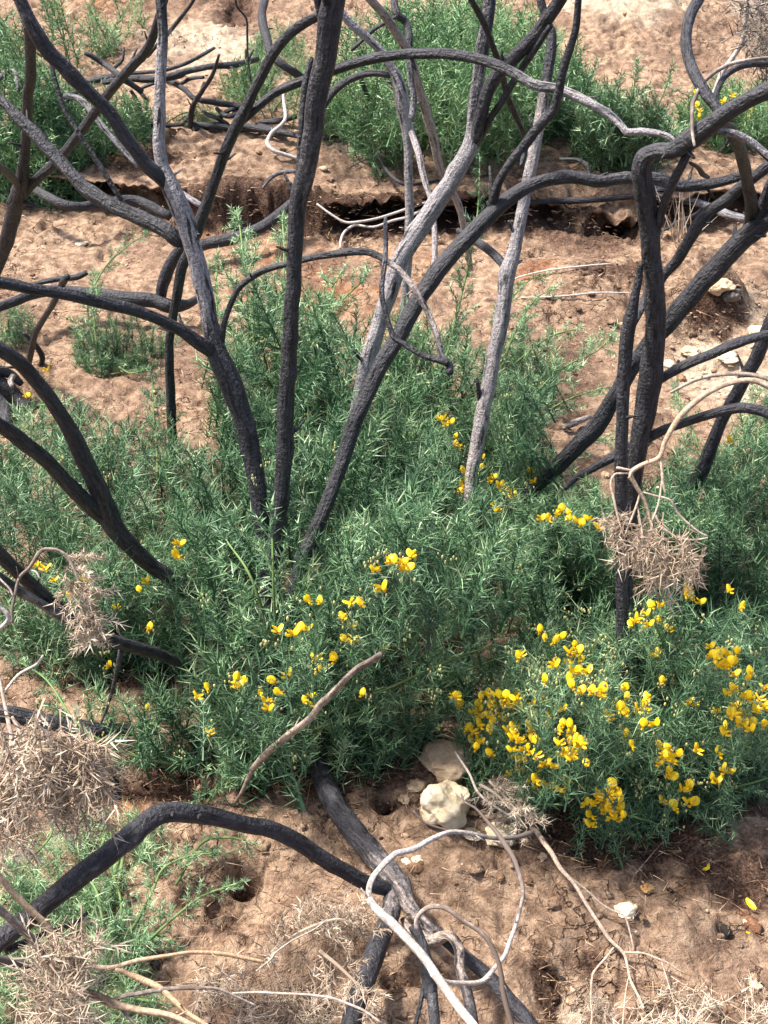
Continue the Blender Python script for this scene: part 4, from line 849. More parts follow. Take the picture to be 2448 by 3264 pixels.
VOIDS = [(1300, 2130, 230, 110), (930, 2440, 170, 50), (380, 2130, 190, 50), (650, 2030, 110, 70), (1400, 1960, 110, 110), (1700, 1960, 110, 60), (832, 2090, 60, 130), (560, 2160, 110, 60), (1550, 2020, 120, 50), (2330, 2080, 120, 60), (1860, 1900, 90, 60)]
def bush(label, poly, H, n, L, tint=.45, temps=None, mat=None, fade=260, tilt=.55, up=1.0, seed=1, flowers=(), long_=(), cat='gorse bush', group='green gorse bushes', name='gorse_bush', lowfill=.22, pull=(0, 0, 0), buds=0, low=.12, nstem=3, dens=None, rnd=.27, twin=False, lift=.075):
    r = np.random.default_rng(seed); temps = temps or FINE; mat = mat or GREEN
    poly = np.asarray(poly, float)
    cx, cy = poly.mean(0)
    p = sample_poly(poly, n, r)
    vd = np.zeros(len(p))
    for (vx, vy, rx, ry) in VOIDS: vd = np.maximum(vd, np.exp(-(((p[:, 0] - vx) / rx) ** 2 + ((p[:, 1] - vy) / ry) ** 2) ** 1.5))
    kp = r.uniform(0, 1, len(p)) > vd * .55; p = p[kp]; vd = vd[kp]; n = len(p)
    if dens is not None:        # thin patches where bare soil shows through
        keep = (fbm2(p[:, 0] / 170, p[:, 1] / 120, 2, seed + 3) + 1) / 2 + r.uniform(-.12, .12, len(p)) > dens; p = p[keep]; vd = vd[keep]; n = len(p)
    u = np.where(r.uniform(0, 1, n) < lowfill, r.uniform(.12, .7, n), r.uniform(.62, 1.08, n))
    hh = canopy_h(p[:, 0], p[:, 1], poly, H, fade, low) * u * (1 - .8 * vd)
    P, D = hit(p[:, 0], p[:, 1], hh)
    G = hit(np.array([cx]), np.array([min(y_low(np.array([cx]), poly)[0] - 40, cy + 150)]), 0)[0][0]
    out = P - G; out[:, 2] = 0; out /= np.linalg.norm(out, axis=1)[:, None] + .25
    d = np.array([0, 0, up]) + out * tilt * r.uniform(.4, 1.3, (n, 1)) + r.normal(0, rnd, (n, 3)) + np.asarray(pull)
    d /= np.linalg.norm(d, axis=1)[:, None]
    Ls = r.uniform(L[0], L[1], n)
    base = P - d * Ls[:, None] * .82
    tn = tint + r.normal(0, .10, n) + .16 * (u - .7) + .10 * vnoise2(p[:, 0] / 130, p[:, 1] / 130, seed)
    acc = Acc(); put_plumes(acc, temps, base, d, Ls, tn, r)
    root = empty(name, G); tag(root, label, cat, group)
    sacc = []
    # explicit long sprays
    for (pts, hs, ml, mt) in long_:
        pts = np.array(pts, float); cum = np.linspace(0, 1, len(pts)); hv = np.interp(cum, np.linspace(0, 1, len(hs)), hs)
        D_ = hit(pts[:, 0], pts[:, 1], hv)[1]
        R = catmull(np.column_stack([pts, D_]), 8); Q = CAM + R[:, 2:3] * px_dir(R[:, 0], R[:, 1])
        m = len(Q); s = np.concatenate([[0], np.cumsum(np.linalg.norm(np.diff(Q, axis=0), axis=1))]); Ltot = s[-1]
        k = max(6, int(Ltot / ml * 3.4)); ss = np.linspace(.06, .98, k) * Ltot
        bp = np.stack([np.interp(ss, s, Q[:, c]) for c in range(3)], 1)
        tg = np.gradient(Q, axis=0); td = np.stack([np.interp(ss, s, tg[:, c]) for c in range(3)], 1); td /= np.linalg.norm(td, axis=1)[:, None]
        sd = r.normal(0, 1, (k, 3)); sd -= td * np.sum(sd * td, 1)[:, None]; sd /= np.linalg.norm(sd, axis=1)[:, None]
        dd = td * .75 + sd * .8 + [0, 0, .12]
        ll = ml * r.uniform(.7, 1.2, k) * np.linspace(1.15, .7, k)
        bp = np.vstack([bp, Q[-1:] - td[-1] * ml * .3]); dd = np.vstack([dd, td[-1:]]); ll = np.append(ll, ml)
        put_plumes(acc, SMALL, bp, dd, ll, np.full(k + 1, mt) + r.normal(0, .06, k + 1), r)
        V, f, fib, pa, wa = tube(Q, np.linspace(.0030, .0014, m), 6, .08, seed)
        sacc.append((V, f))
    bud = Acc(); iv, if_ = icosphere(1)
    fl = []
    if len(flowers):
        fp = np.array(flowers, float)
        fh = np.array([float(canopy_h(fp[i:i + 1, 0], fp[i:i + 1, 1], poly, H, fade, low)[0]) for i in range(len(fp))])
        FP, FD = hit(fp[:, 0], fp[:, 1], fh * 1.0 + lift)
        # the flowering shoot beneath each flower
        ld = np.array([0, 0, .8]) + r.normal(0, .35, (len(fp), 3)); ld /= np.linalg.norm(ld, axis=1)[:, None]
        put_plumes(acc, OPEN, FP - ld * .115 + px_dir(fp[:, 0], fp[:, 1]) * .03, ld, np.full(len(fp), .10), np.full(len(fp), tint + .05), r)
        for i in range(len(fp)): fl.append(FP[i])
        nb = len(fp) * 3
        ii = r.integers(0, len(fp), nb); bq = FP[ii] + r.normal(0, .011, (nb, 3)) + [0, .010, -.008]
        for b in bq: bud.add(iv * [.0017, .0017, .0032] * r.uniform(.7, 1.3) + b, if_, tint=r.uniform(0, .9))
    if buds:
        q = sample_poly(poly, buds // 7, r); bh = canopy_h(q[:, 0], q[:, 1], poly, H, fade, low)
        BP = hit(q[:, 0], q[:, 1], bh + .05)[0]
        for b0 in BP:
            for b in b0 + r.normal(0, .0055, (7, 3)): bud.add(iv * [.0015, .0015, .0028] * r.uniform(.7, 1.25) + b, if_, tint=r.uniform(.25, .8))
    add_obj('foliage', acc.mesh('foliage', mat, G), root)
    # woody stems inside, from the root to points in the canopy
    for i in range(nstem):
        tgt = P[np.argmin(np.abs(np.linalg.norm(P - G, axis=1) - r.uniform(.2, .4)) + r.uniform(0, .08, n))]; mid = (G + tgt) / 2 + r.normal(0, .008, 3)
        Q = catmull(np.array([G + r.normal(0, .012, 3) * [1, 1, 0] - [0, 0, .02], mid, tgt]), 8)
        V, f, fib, pa, wa = tube(Q, np.linspace(.0045, .0018, len(Q)), 7, .12, seed + i)
        sacc.append((V, f))
    for V, f in sacc:
        add_obj('stem', fast_mesh('stem', V - G, f, SHOOT, {'tint': np.linspace(.2, 1, len(V))}, True), root)
    fl2 = [q + r.normal(0, .014, 3) for q in fl[::1]] if twin else []
    if fl2:
        ex = Acc()
        for i, q in enumerate(fl2):
            me = FLOWER_MESH[i % 5]; co = np.array([v.co for v in me.vertices]); fc = np.array([list(pp.vertices) for pp in me.polygons]); tv = np.array([a.value for a in me.attributes['tint'].data])
            M = rotz(r.uniform(-1.5, 1.5)) @ rotx(r.uniform(-.7, .1)); ex.add(co @ M.T * r.uniform(.65, .9) + q, fc, tint=tv)
        tag(add_obj('small_blossoms', ex.mesh('small_blossoms', PETAL, G, True), root), kind='stuff')
    for i, q in enumerate(fl[:100]):
        me = FLOWER_MESH[i % 5]
        o = add_obj('flower', me, root, tuple(q - G))
        o.rotation_euler = (r.uniform(-.75, .1), r.uniform(-.5, .5), r.uniform(-1.5, 1.5))
        s = r.uniform(.68, .98) * (1.25 if q[1] > 4 else 1); o.scale = (s, s, s)
    if bud.n: tag(add_obj('buds', bud.mesh('buds', BUD, G), root), kind='stuff')
    return root

FLW = tt(816, 816, [(1200, 1060), (1255, 1080), (1285, 1175), (1310, 1235), (1440, 1345), (1460, 1380), (1355, 1400), (1360, 1450), (1385, 1485), (1310, 1530), (1400, 1560), (1545, 1630), (1585, 1495), (1610, 1500), (1640, 1520)]) \
    + tt(816, 1632, [(775, 375), (860, 325), (940, 325), (940, 370), (970, 360), (810, 500), (345, 580), (412, 588), (620, 590), (690, 600), (572, 690), (620, 740), (330, 760), (235, 790), (280, 765), (135, 772), (575, 830), (610, 830), (650, 840), (685, 850), (830, 885), (400, 955), (357, 990), (390, 1035), (205, 1060), (125, 1098), (160, 1175), (30, 1178), (70, 1225), (75, 1275), (320, 1230), (350, 1190), (370, 1260), (683, 1185), (500, 965), (1465, 605), (1620, 195), (1015, 285), (1305, 1205), (1520, 1205), (1590, 1205), (1550, 1255), (1640, 1255), (1410, 1300), (1440, 1285), (1450, 1325), (1520, 1330), (1540, 1380), (1590, 1330), (1640, 1365), (1360, 1415), (1415, 1430), (1450, 1480), (1530, 1570), (1520, 1425), (1645, 1420)]) \
    + tt(1632, 1632, [(295, 20), (445, 85), (505, 45), (355, 50), (245, 50), (655, 610), (905, 615), (865, 665), (815, 705), (770, 735), (945, 715), (1130, 540), (1158, 555), (1487, 625), (303, 810), (270, 845), (65, 930), (383, 910), (410, 935), (400, 990), (440, 975), (268, 985), (425, 1048), (485, 1040), (215, 1100), (393, 1133), (512, 1170), (580, 1165), (720, 1145), (580, 1190), (918, 928), (975, 1105), (1280, 935), (1325, 955), (1345, 925), (1400, 930), (1390, 970), (1425, 985), (1410, 1000), (1525, 1080), (1415, 1160), (1445, 1155), (1510, 1190), (1535, 1215), (1610, 1215), (1180, 1245), (1635, 1270), (1580, 1290), (1445, 1265), (1325, 1290), (1415, 1320), (1450, 1320), (1495, 1385), (1560, 1385), (880, 1215), (695, 1280), (630, 1330), (770, 1285), (820, 1290), (920, 1375), (10, 1290), (55, 1300), (80, 1280), (130, 1250), (210, 1240), (250, 1300), (30, 1210), (110, 1345), (215, 1385), (20, 1410), (130, 1430), (15, 1465), (130, 1480), (160, 1500), (80, 1535), (165, 1585), (25, 1605), (70, 1610), (310, 1420), (385, 1435), (315, 1500), (410, 1490), (460, 1510), (340, 1565), (400, 1570), (430, 1530), (780, 1520), (1020, 1535), (1005, 1600), (1060, 1575), (1050, 1620), (1205, 1550), (275, 1650)]) \
    + tt(1632, 2448, [(60, 20), (125, 65), (90, 85), (195, 100), (240, 120), (325, 70), (360, 90), (1020, 55), (1375, 25), (1325, 90), (1155, 130), (670, 115), (555, 175), (570, 210), (640, 170), (685, 180), (530, 240), (630, 240), (590, 285), (635, 280), (640, 325), (515, 315), (1165, 235), (1060, 260)]) \
    + tt(0, 1632, [(235, 345), (290, 370), (350, 445), (560, 440), (465, 545), (755, 620), (905, 510), (945, 455), (965, 760), (705, 1000), (1345, 1150), (1285, 1200), (1525, 1085), (1565, 1110), (1530, 1130), (965, 1275), (1365, 1435), (1155, 205), (1155, 290)]) \
    + tt(1632, 816, [(130, 1395), (475, 1340), (1415, 1200), (5, 1570)]) + tt(0, 816, [(165, 910), (300, 740)])
FLB = tt(1632, 0, [(1190, 600), (1370, 660), (1430, 620), (1555, 715), (1200, 690), (1220, 720), (1430, 700), (1210, 760), (1540, 750)])
FLW = np.array(FLW); FLB = np.array(FLB)
def fl_in(lo, hi):
    m = (FLW[:, 0] >= lo[0]) & (FLW[:, 0] < hi[0]) & (FLW[:, 1] >= lo[1]) & (FLW[:, 1] < hi[1]); return FLW[m]

# central bush, front
bush('large green gorse bush filling the centre, a few yellow flowers on its front', [(520, 1750), (600, 1480), (680, 1400), (800, 1420), (900, 1370), (1100, 1320), (1300, 1350), (1500, 1480), (1580, 1640), (1760, 1720), (1880, 1850), (1780, 2000), (1560, 2180), (1440, 2330), (1300, 2390), (1150, 2420), (950, 2470), (760, 2490), (600, 2440), (420, 2390), (240, 2300), (200, 2220), (420, 2190), (640, 2160), (560, 1950)],
     .37, 560, (.14, .23), .43, seed=21, fade=420, dens=.12, tilt=.42, flowers=fl_in((560, 1690), (1470, 2460)), buds=240, long_=[
        ([(1000, 2330), (1200, 2250), (1400, 2170), (1560, 2110), (1620, 2080)], [.10, .16, .16, .14], .055, .55), ([(1050, 2270), (1250, 2190), (1400, 2120), (1500, 2080), (1590, 2060)], [.14, .22, .2], .055, .6),
        ([(560, 2440), (400, 2400), (250, 2310), (150, 2170), (60, 2110)], [.06, .1, .12], .05, .5), ([(850, 2440), (760, 2480), (640, 2540)], [.08, .06, .03], .05, .6),
        ([(880, 2050), (872, 1850), (868, 1700)], [.3, .42, .48], .075, .62), ([(860, 2020), (800, 1840), (720, 1720)], [.3, .4, .42], .075, .5)])
bush('tall green gorse bush behind the straight black stem, densely spiny', [(640, 1050), (700, 950), (800, 900), (900, 900), (1000, 930), (1150, 1020), (1300, 1000), (1480, 1050), (1560, 1120), (1570, 1480), (1300, 1540), (1000, 1540), (760, 1540), (660, 1300)],
     .35, 430, (.15, .25), .50, seed=22, lift=.14, twin=True, fade=330, dens=.10, tilt=.35, flowers=fl_in((1380, 1300), (1640, 1660)), buds=120, long_=[
        ([(820, 1200), (800, 1000), (780, 850), (760, 690)], [.2, .3, .34, .36], .07, .72), ([(880, 1150), (900, 950), (905, 800), (900, 700)], [.2, .28, .34, .34], .07, .72), ([(1000, 1200), (1060, 1000), (1150, 900), (1160, 880)], [.2, .3, .3], .07, .6),
        ([(1420, 1150), (1480, 900), (1520, 700), (1530, 500)], [.2, .3, .4, .5], .05, .3), ([(700, 1150), (690, 950), (690, 830)], [.2, .25, .28], .06, .65), ([(940, 1150), (1040, 980), (1080, 880)], [.2, .3, .3], .07, .66)])
bush('low yellow-flowered gorse bush at the lower right, its heaviest bloom nearest the pale rocks', [(1460, 2320), (1560, 2200), (1680, 2020), (1860, 1900), (1990, 1930), (2080, 2200), (2080, 2610), (1960, 2640), (1830, 2560), (1700, 2510), (1560, 2470), (1450, 2380)],
     .25, 290, (.09, .15), .47, seed=23, twin=True, dens=.12, fade=330, flowers=np.vstack([fl_in((1440, 2000), (2000, 2360))[:50], fl_in((1440, 2360), (2030, 2640))[:50]]), buds=330, temps=OPEN, long_=[([(1800, 2500), (1950, 2580), (2080, 2620)], [.06, .05, .04], .05, .55)])
bush('green gorse bush with scattered yellow flowers between the slim dark stem and the right edge', [(2000, 2200), (1990, 1950), (2120, 1900), (2300, 1930), (2500, 1900), (2520, 2420), (2400, 2520), (2250, 2570), (2100, 2620), (2040, 2500)],
     .26, 280, (.10, .17), .46, seed=24, twin=True, dens=.12, fade=330, flowers=np.vstack([fl_in((2000, 1860), (2448, 2360))[:70], fl_in((2030, 2360), (2448, 2600))]), buds=200, temps=OPEN, long_=[
        ([(2080, 2560), (2250, 2530), (2380, 2500), (2448, 2480)], [.05, .07, .08], .05, .6), ([(2060, 2420), (2250, 2400), (2400, 2380), (2480, 2350)], [.1, .14, .14], .05, .6), ([(2150, 2540), (2280, 2520), (2400, 2515)], [.03, .04, .04], .045, .55)])
bush('feathery gorse bush reaching right between the pale upright stem and the leaning dark stem', [(1560, 1180), (1580, 1080), (1660, 1030), (1760, 1060), (1800, 1150), (1740, 1260), (1700, 1340), (1780, 1480), (1880, 1540), (1980, 1660), (2020, 1850), (1960, 1960), (1800, 1920), (1560, 1720), (1530, 1400)],
     .26, 380, (.10, .17), .47, seed=25, lift=.12, twin=True, fade=260, flowers=fl_in((1640, 1480), (1960, 1760)), buds=110, long_=[
        ([(1600, 1400), (1700, 1260), (1800, 1170), (1900, 1120), (1945, 1075)], [.1, .2, .22, .22], .06, .68), ([(1600, 1450), (1720, 1330), (1820, 1270), (1910, 1240)], [.1, .16, .18], .055, .6), ([(1590, 1200), (1640, 1060), (1700, 960), (1760, 920)], [.15, .22, .24], .055, .66),
        ([(1580, 1150), (1600, 1000), (1680, 900), (1720, 880)], [.12, .2, .22], .05, .62), ([(1640, 1160), (1740, 1080), (1830, 1050)], [.15, .2, .2], .05, .74), ([(1650, 1560), (1760, 1480), (1880, 1410), (1960, 1400)], [.1, .14, .14], .05, .6)])
bush('green gorse bush at the right edge around the foot of the plain leaning post', [(2040, 1640), (2100, 1480), (2200, 1430), (2300, 1420), (2400, 1300), (2520, 1280), (2520, 1960), (2300, 1980), (2100, 1960), (2030, 1850)],
     .24, 420, (.11, .18), .44, seed=26, fade=300, dens=.22, flowers=fl_in((2260, 1380), (2448, 1470)), buds=60, long_=[([(2250, 1500), (2200, 1350), (2150, 1240)], [.06, .1, .1], .045, .55), ([(2350, 1400), (2400, 1290), (2440, 1230)], [.06, .1, .1], .045, .65)])
bush('open straggly gorse bush at the left, bare soil showing through between its sprays', [(-40, 1420), (60, 1300), (200, 1270), (330, 1330), (480, 1330), (560, 1420), (610, 1600), (600, 1800), (620, 2000), (640, 2150), (420, 2180), (180, 2180), (40, 2120), (-40, 2060)],
     .22, 520, (.10, .17), .46, seed=27, fade=420, dens=.30, flowers=fl_in((0, 1700), (560, 2360)), buds=110, temps=OPEN, long_=[([(300, 1500), (380, 1400), (470, 1340), (500, 1270)], [.06, .1, .12, .14], .05, .6), ([(160, 1480), (230, 1370), (200, 1300)], [.05, .08, .08], .045, .6), ([(500, 1650), (500, 1450), (490, 1330), (485, 1210)], [.1, .16, .2, .22], .05, .5), ([(600, 1550), (560, 1420), (540, 1300)], [.1, .16, .18], .05, .55)])
bush('small dark green gorse clump under the left arm of the two-armed stem', [(230, 1080), (280, 1010), (380, 1000), (480, 1030), (590, 1070), (540, 1130), (430, 1190), (300, 1200), (240, 1150)],
     .10, 95, (.09, .16), .44, seed=28, fade=140, long_=[([(300, 1100), (280, 980), (330, 860), (400, 790), (460, 750)], [.08, .18, .26, .3], .05, .66), ([(380, 1170), (420, 1190), (480, 1170)], [.03, .03, .03], .045, .6), ([(310, 1130), (300, 1000), (310, 920)], [.05, .12, .16], .05, .5)], flowers=[tuple(q) for q in FLW[-1:]])
bush('sparse gorse sprays on the soil at the left edge below the charred horizontal branch', [(-40, 1060), (0, 980), (60, 960), (130, 1020), (110, 1080), (0, 1110)], .08, 36, (.08, .13), .5, seed=29, fade=80, temps=OPEN, long_=[([(70, 1390), (110, 1300), (150, 1290), (170, 1270)], [.03, .06, .07], .04, .7)], flowers=[tuple(q) for q in FLW[-2:-1]])
bush('creeping bright green gorse in the bottom left corner, crossed by the arched log', [(-40, 2740), (120, 2680), (260, 2620), (440, 2600), (540, 2640), (430, 2760), (420, 2900), (440, 3050), (520, 3290), (-40, 3290)],
     .055, 330, (.07, .12), .66, seed=30, fade=120, temps=OPEN, dens=.25, low=.5, lowfill=.6, long_=[
        ([(330, 3050), (420, 2960), (480, 2850), (520, 2770), (600, 2730), (680, 2720)], [.02, .04, .06, .06], .04, .62), ([(360, 3120), (460, 3010), (560, 2920), (640, 2860), (740, 2820)], [.02, .04, .05, .05], .04, .66), ([(350, 2760), (380, 2850), (390, 2950)], [.04, .03, .03], .035, .6),
        ([(560, 2820), (640, 2690), (720, 2670), (780, 2680)], [.03, .05, .05], .04, .6), ([(420, 3000), (500, 2980), (560, 3010)], [.03, .03, .02], .035, .55), ([(330, 2950), (310, 2850), (280, 2800)], [.03, .05, .05], .035, .6), ([(300, 2750), (330, 2680), (340, 2600)], [.04, .06, .08], .035, .65), ([(0, 2900), (80, 2760), (150, 2680), (170, 2640)], [.04, .08, .1], .04, .72), ([(400, 3180), (470, 3190), (520, 3200)], [.02, .03, .03], .035, .6), ([(660, 2560), (700, 2500), (780, 2470)], [.03, .05, .05], .04, .6)])
# background
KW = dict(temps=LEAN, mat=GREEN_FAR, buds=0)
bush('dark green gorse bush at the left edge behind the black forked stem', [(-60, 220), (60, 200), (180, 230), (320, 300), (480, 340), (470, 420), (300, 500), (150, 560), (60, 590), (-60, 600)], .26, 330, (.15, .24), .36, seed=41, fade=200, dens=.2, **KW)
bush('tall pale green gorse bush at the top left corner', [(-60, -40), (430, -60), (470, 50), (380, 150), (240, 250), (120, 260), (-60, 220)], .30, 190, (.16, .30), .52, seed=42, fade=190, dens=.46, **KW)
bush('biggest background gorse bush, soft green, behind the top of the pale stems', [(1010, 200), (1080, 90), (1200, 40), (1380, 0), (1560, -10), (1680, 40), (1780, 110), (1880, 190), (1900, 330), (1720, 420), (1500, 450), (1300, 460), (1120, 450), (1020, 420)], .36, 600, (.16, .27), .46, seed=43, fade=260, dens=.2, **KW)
bush('upright brush-like gorse shrub standing before the sandy slope at upper right', [(1830, 440), (1850, 370), (1920, 330), (2000, 320), (2080, 340), (2140, 380), (2180, 440), (2080, 480), (1900, 500)], .34, 210, (.15, .24), .42, seed=44, fade=170, rnd=.2, temps=LEAN, mat=GREEN, tilt=.4, long_=[([(1990, 470), (2010, 370), (2025, 250)], [.1, .28, .45], .10, .5), ([(2030, 470), (2080, 380), (2125, 275)], [.1, .28, .42], .10, .55), ([(1950, 470), (1900, 380), (1880, 290)], [.1, .28, .4], .10, .5), ([(1980, 470), (1960, 380), (1970, 290)], [.1, .28, .4], .10, .45), ([(1930, 470), (1850, 400), (1830, 340)], [.1, .25, .3], .10, .5)])
bush('distant gorse clump with a few yellow flowers behind the elbow of the thickest trunk', [(2150, 370), (2200, 300), (2300, 270), (2500, 270), (2500, 460), (2300, 460), (2190, 430)], .2, 190, (.14, .22), .48, seed=45, fade=150, flowers=FLB, temps=LEAN, mat=GREEN_FAR)
bush('loose pale gorse sprays left of the straight black stem at the top', [(660, 380), (690, 300), (780, 160), (850, 80), (960, 90), (1000, 200), (1000, 420), (850, 400)], .16, 110, (.12, .20), .55, seed=46, fade=200, dens=.5, **KW)
bush('low green fringe of gorse along the top of the sandy bank at the left', [(520, 400), (560, 350), (700, 340), (760, 370), (720, 400)], .05, 26, (.08, .13), .5, seed=47, fade=60, **KW)
bush('low green gorse fringe trailing down beside the pale upright stem', [(1740, 420), (1780, 300), (1880, 260), (1960, 300), (1900, 400), (1860, 440)], .12, 90, (.13, .2), .45, seed=48, fade=120, **KW)

# ------------------------------------------------------------------ dry straw-coloured sprays
def dry_foliage(root, poly, depth, n, L, pull, tint=.5, temps=None, mat=None, seed=1, jit=.05, rnd=.5, sub='dry_spines', H=None):
    r = np.random.default_rng(seed); p = sample_poly(poly, n, r)
    if H is not None:
        P = hit(p[:, 0], p[:, 1], r.uniform(H[0], H[1], n))[0]
    else:
        c = np.asarray(poly, float).mean(0); t = (p[:, 1] - c[1]) / 400
        P = CAM + ((depth[0] + depth[1]) / 2 + (depth[1] - depth[0]) * t + r.normal(0, jit, n))[:, None] * px_dir(p[:, 0], p[:, 1])
    d = np.asarray(pull, float) + r.normal(0, rnd, (n, 3)); d /= np.linalg.norm(d, axis=1)[:, None]
    Ls = r.uniform(L[0], L[1], n); acc = Acc()
    put_plumes(acc, temps or DRY, P - d * Ls[:, None] * .5, d, Ls, tint + r.normal(0, .14, n), r, .22)
    rl = np.array(root.location)
    add_obj(sub, acc.mesh(sub, mat or TAN, rl), root)
def dry_along(root, pts, depth, k, L, tint=.5, seed=1, mat=None, sub='dry_spines', temps=None, flat=.9):
    """spiny shoots all along a traced twig"""
    r = np.random.default_rng(seed); pts = np.array(pts, float)
    R = catmull(np.column_stack([pts, np.linspace(depth[0], depth[1], len(pts))]), 10); Q = CAM + R[:, 2:3] * px_dir(R[:, 0], R[:, 1])
    s = np.concatenate([[0], np.cumsum(np.linalg.norm(np.diff(Q, axis=0), axis=1))]); ss = np.linspace(0.02, 1, k) * s[-1]
    bp = np.stack([np.interp(ss, s, Q[:, c]) for c in range(3)], 1); tg = np.gradient(Q, axis=0); td = np.stack([np.interp(ss, s, tg[:, c]) for c in range(3)], 1); td /= np.linalg.norm(td, axis=1)[:, None]
    sd = r.normal(0, 1, (k, 3)); sd -= td * np.sum(sd * td, 1)[:, None]; sd /= np.linalg.norm(sd, axis=1)[:, None]
    acc = Acc(); put_plumes(acc, temps or SMALL, bp, td * .55 + sd * flat, L * r.uniform(.7, 1.2, k), tint + r.normal(0, .14, k), r, .22)
    V, f, fib, pa, wa = tube(Q, np.linspace(.0028, .0012, len(Q)), 6, .1, seed)
    acc.add(V, f, tint=tint)
    add_obj(sub, acc.mesh(sub, mat or TAN, np.array(root.location)), root)

t = build_thing('dry_sprig', 'drooping tan twig with a hanging ball of dry spines before the slim dark stem', 'dry sprig', None, [
    ('twig', [(2520, 1255, 24), (2460, 1232, 22), (2394, 1211, 20), (2320, 1224, 20), (2247, 1259, 20), (2183, 1313, 20), (2148, 1357, 20), (2120, 1406, 18), (2101, 1455, 17), (2055, 1476, 16), (2020, 1498, 17), (2012, 1515, 17), (2030, 1550, 15), (2052, 1590, 14), (2068, 1640, 12), (2080, 1700, 10)], ('D', 1.85, 1.93), [.5, .6, .75, .8, .8], [.5, .8, .7]),
    ('twig', [(2020, 1500, 12), (1995, 1496, 11), (1965, 1490, 10)], ('D', 'p', 'x1'), .7, .5), ('twig', [(2015, 1508, 10), (1985, 1509, 9), (1960, 1512, 8), (1948, 1540, 9), (1955, 1580, 9), (1968, 1640, 8), (1985, 1700, 6)], ('D', 'p', 'x1'), .75, .6),
    ('twig', [(2101, 1455, 14), (2108, 1500, 13), (2112, 1540, 12), (2122, 1575, 8)], ('D', 'p', 'x1'), .7, .6), ('twig', [(2042, 1565, 11), (2030, 1610, 10), (2015, 1650, 9), (1990, 1710, 7)], ('D', 'p', 'x1'), .8, .6),
    ('twig', [(2052, 1570, 10), (2090, 1580, 9), (2140, 1595, 9), (2165, 1640, 9), (2220, 1690, 8), (2255, 1710, 7)], ('D', 'p', 'x1'), .8, .5), ('twig', [(2085, 1640, 10), (2110, 1680, 9), (2160, 1715, 9), (2210, 1722, 8), (2255, 1715, 6)], ('D', 1.93, 1.93), .8, .5),
    ('twig', [(2064, 1620, 9), (2080, 1680, 8), (2130, 1760, 7), (2180, 1820, 5)], ('D', 'p', 'x1'), .8, .5), ('twig', [(2030, 1610, 9), (2045, 1690, 8), (2050, 1790, 7), (2055, 1860, 5)], ('D', 'p', 'x1'), .8, .5), ('twig', [(2110, 1530, 9), (2100, 1600, 8), (2080, 1660, 7)], ('D', 'p', 'x1'), .8, .6),
], TWIG, 'twig')
dry_foliage(t, [(1985, 1735), (2040, 1690), (2110, 1690), (2190, 1740), (2230, 1790), (2220, 1830), (2140, 1830), (2080, 1885), (2030, 1800)], (1.92, 1.94), 50, (.05, .095), (0, 0, -.75), .5, seed=61, jit=.035, rnd=.55)
dry_foliage(t, [(1925, 1650), (1970, 1630), (1985, 1700), (1950, 1720)], (1.92, 1.94), 10, (.04, .07), (0, 0, -.75), .45, seed=62, jit=.02)
t = build_thing('dry_sprig', 'thin bare tan twig bowed over above the drooping one, ending in mid air', 'dry sprig', None, [
    ('twig', [(2510, 1235, 16), (2450, 1207, 16), (2400, 1194, 15), (2345, 1190, 15), (2280, 1196, 14), (2222, 1211, 14), (2180, 1230, 12), (2135, 1253, 9)], ('D', 1.98, 2.05), [.4, .6, .7], .5)], TWIG, 'twig')
t = build_thing('dry_sprig', 'arching dead sprig drooping at the left with a bottlebrush of straw-coloured spines', 'dry sprig', None, [
    ('twig', [(38, 1985, 12), (36, 1945, 12), (44, 1897, 12), (59, 1843, 13), (88, 1815, 14), (102, 1795, 14), (115, 1770, 16), (133, 1752, 16), (165, 1750, 13), (190, 1756, 12), (221, 1780, 12), (246, 1840, 11), (268, 1900, 10), (285, 1970, 9), (297, 2025, 6)], ('D', 1.72, 1.78), [.3, .4, .6, .8], [.3, .6]),
    ('twig', [(-30, 2030, 18), (0, 2003, 18), (28, 1970, 19), (14, 1945, 16), (0, 1935, 15), (-20, 1900, 14)], ('D', 1.70, 1.68), .9, .15), ('twig', [(-30, 1810, 8), (0, 1845, 8), (30, 1875, 8), (42, 1900, 8)], ('D', 1.72, 1.72), .8, .2), ('twig', [(90, 1816, 8), (115, 1822, 8), (128, 1845, 6)], ('D', 'p', 'x1'), .8, .2)], TWIG, 'twig')
dry_along(t, [(205, 1766), (228, 1795), (246, 1840), (262, 1885), (275, 1917), (286, 1970), (297, 2030)], (1.765, 1.78), 44, .042, .62, 63)
t = build_thing('dry_brush', 'large heap of straw-coloured dead gorse at the left edge below the smooth black log', 'dry brush', None, [
    ('twig', [(120, 2560, 12), (80, 2460, 13), (45, 2380, 15), (36, 2330, 17), (22, 2270, 16), (10, 2210, 14), (0, 2160, 12), (-30, 2100, 10)], ('D', 1.66, 1.72), .8, [.3, .5]), ('twig', [(140, 2480, 11), (90, 2380, 13), (65, 2330, 14), (40, 2285, 14)], ('D', 1.68, 1.70), .7, .4),
    ('twig', [(20, 2200, 11), (60, 2150, 11), (115, 2118, 10), (138, 2088, 6)], ('D', 1.70, 1.72), .9, .3), ('twig', [(80, 2340, 10), (110, 2345, 10), (145, 2360, 10), (200, 2380, 8)], ('D', 1.69, 1.70), .9, .3), ('twig', [(310, 2480, 7), (345, 2525, 6), (376, 2555, 5)], ('D', 1.69, 1.70), .9, .4)], TWIG, 'twig')
dry_foliage(t, [(-50, 2360), (60, 2350), (150, 2355), (250, 2370), (310, 2400), (300, 2480), (200, 2500), (60, 2500), (-50, 2520)], (1.62, 1.72), 84, (.07, .12), (.15, -.1, -.55), .55, seed=64, jit=.04, rnd=.6)
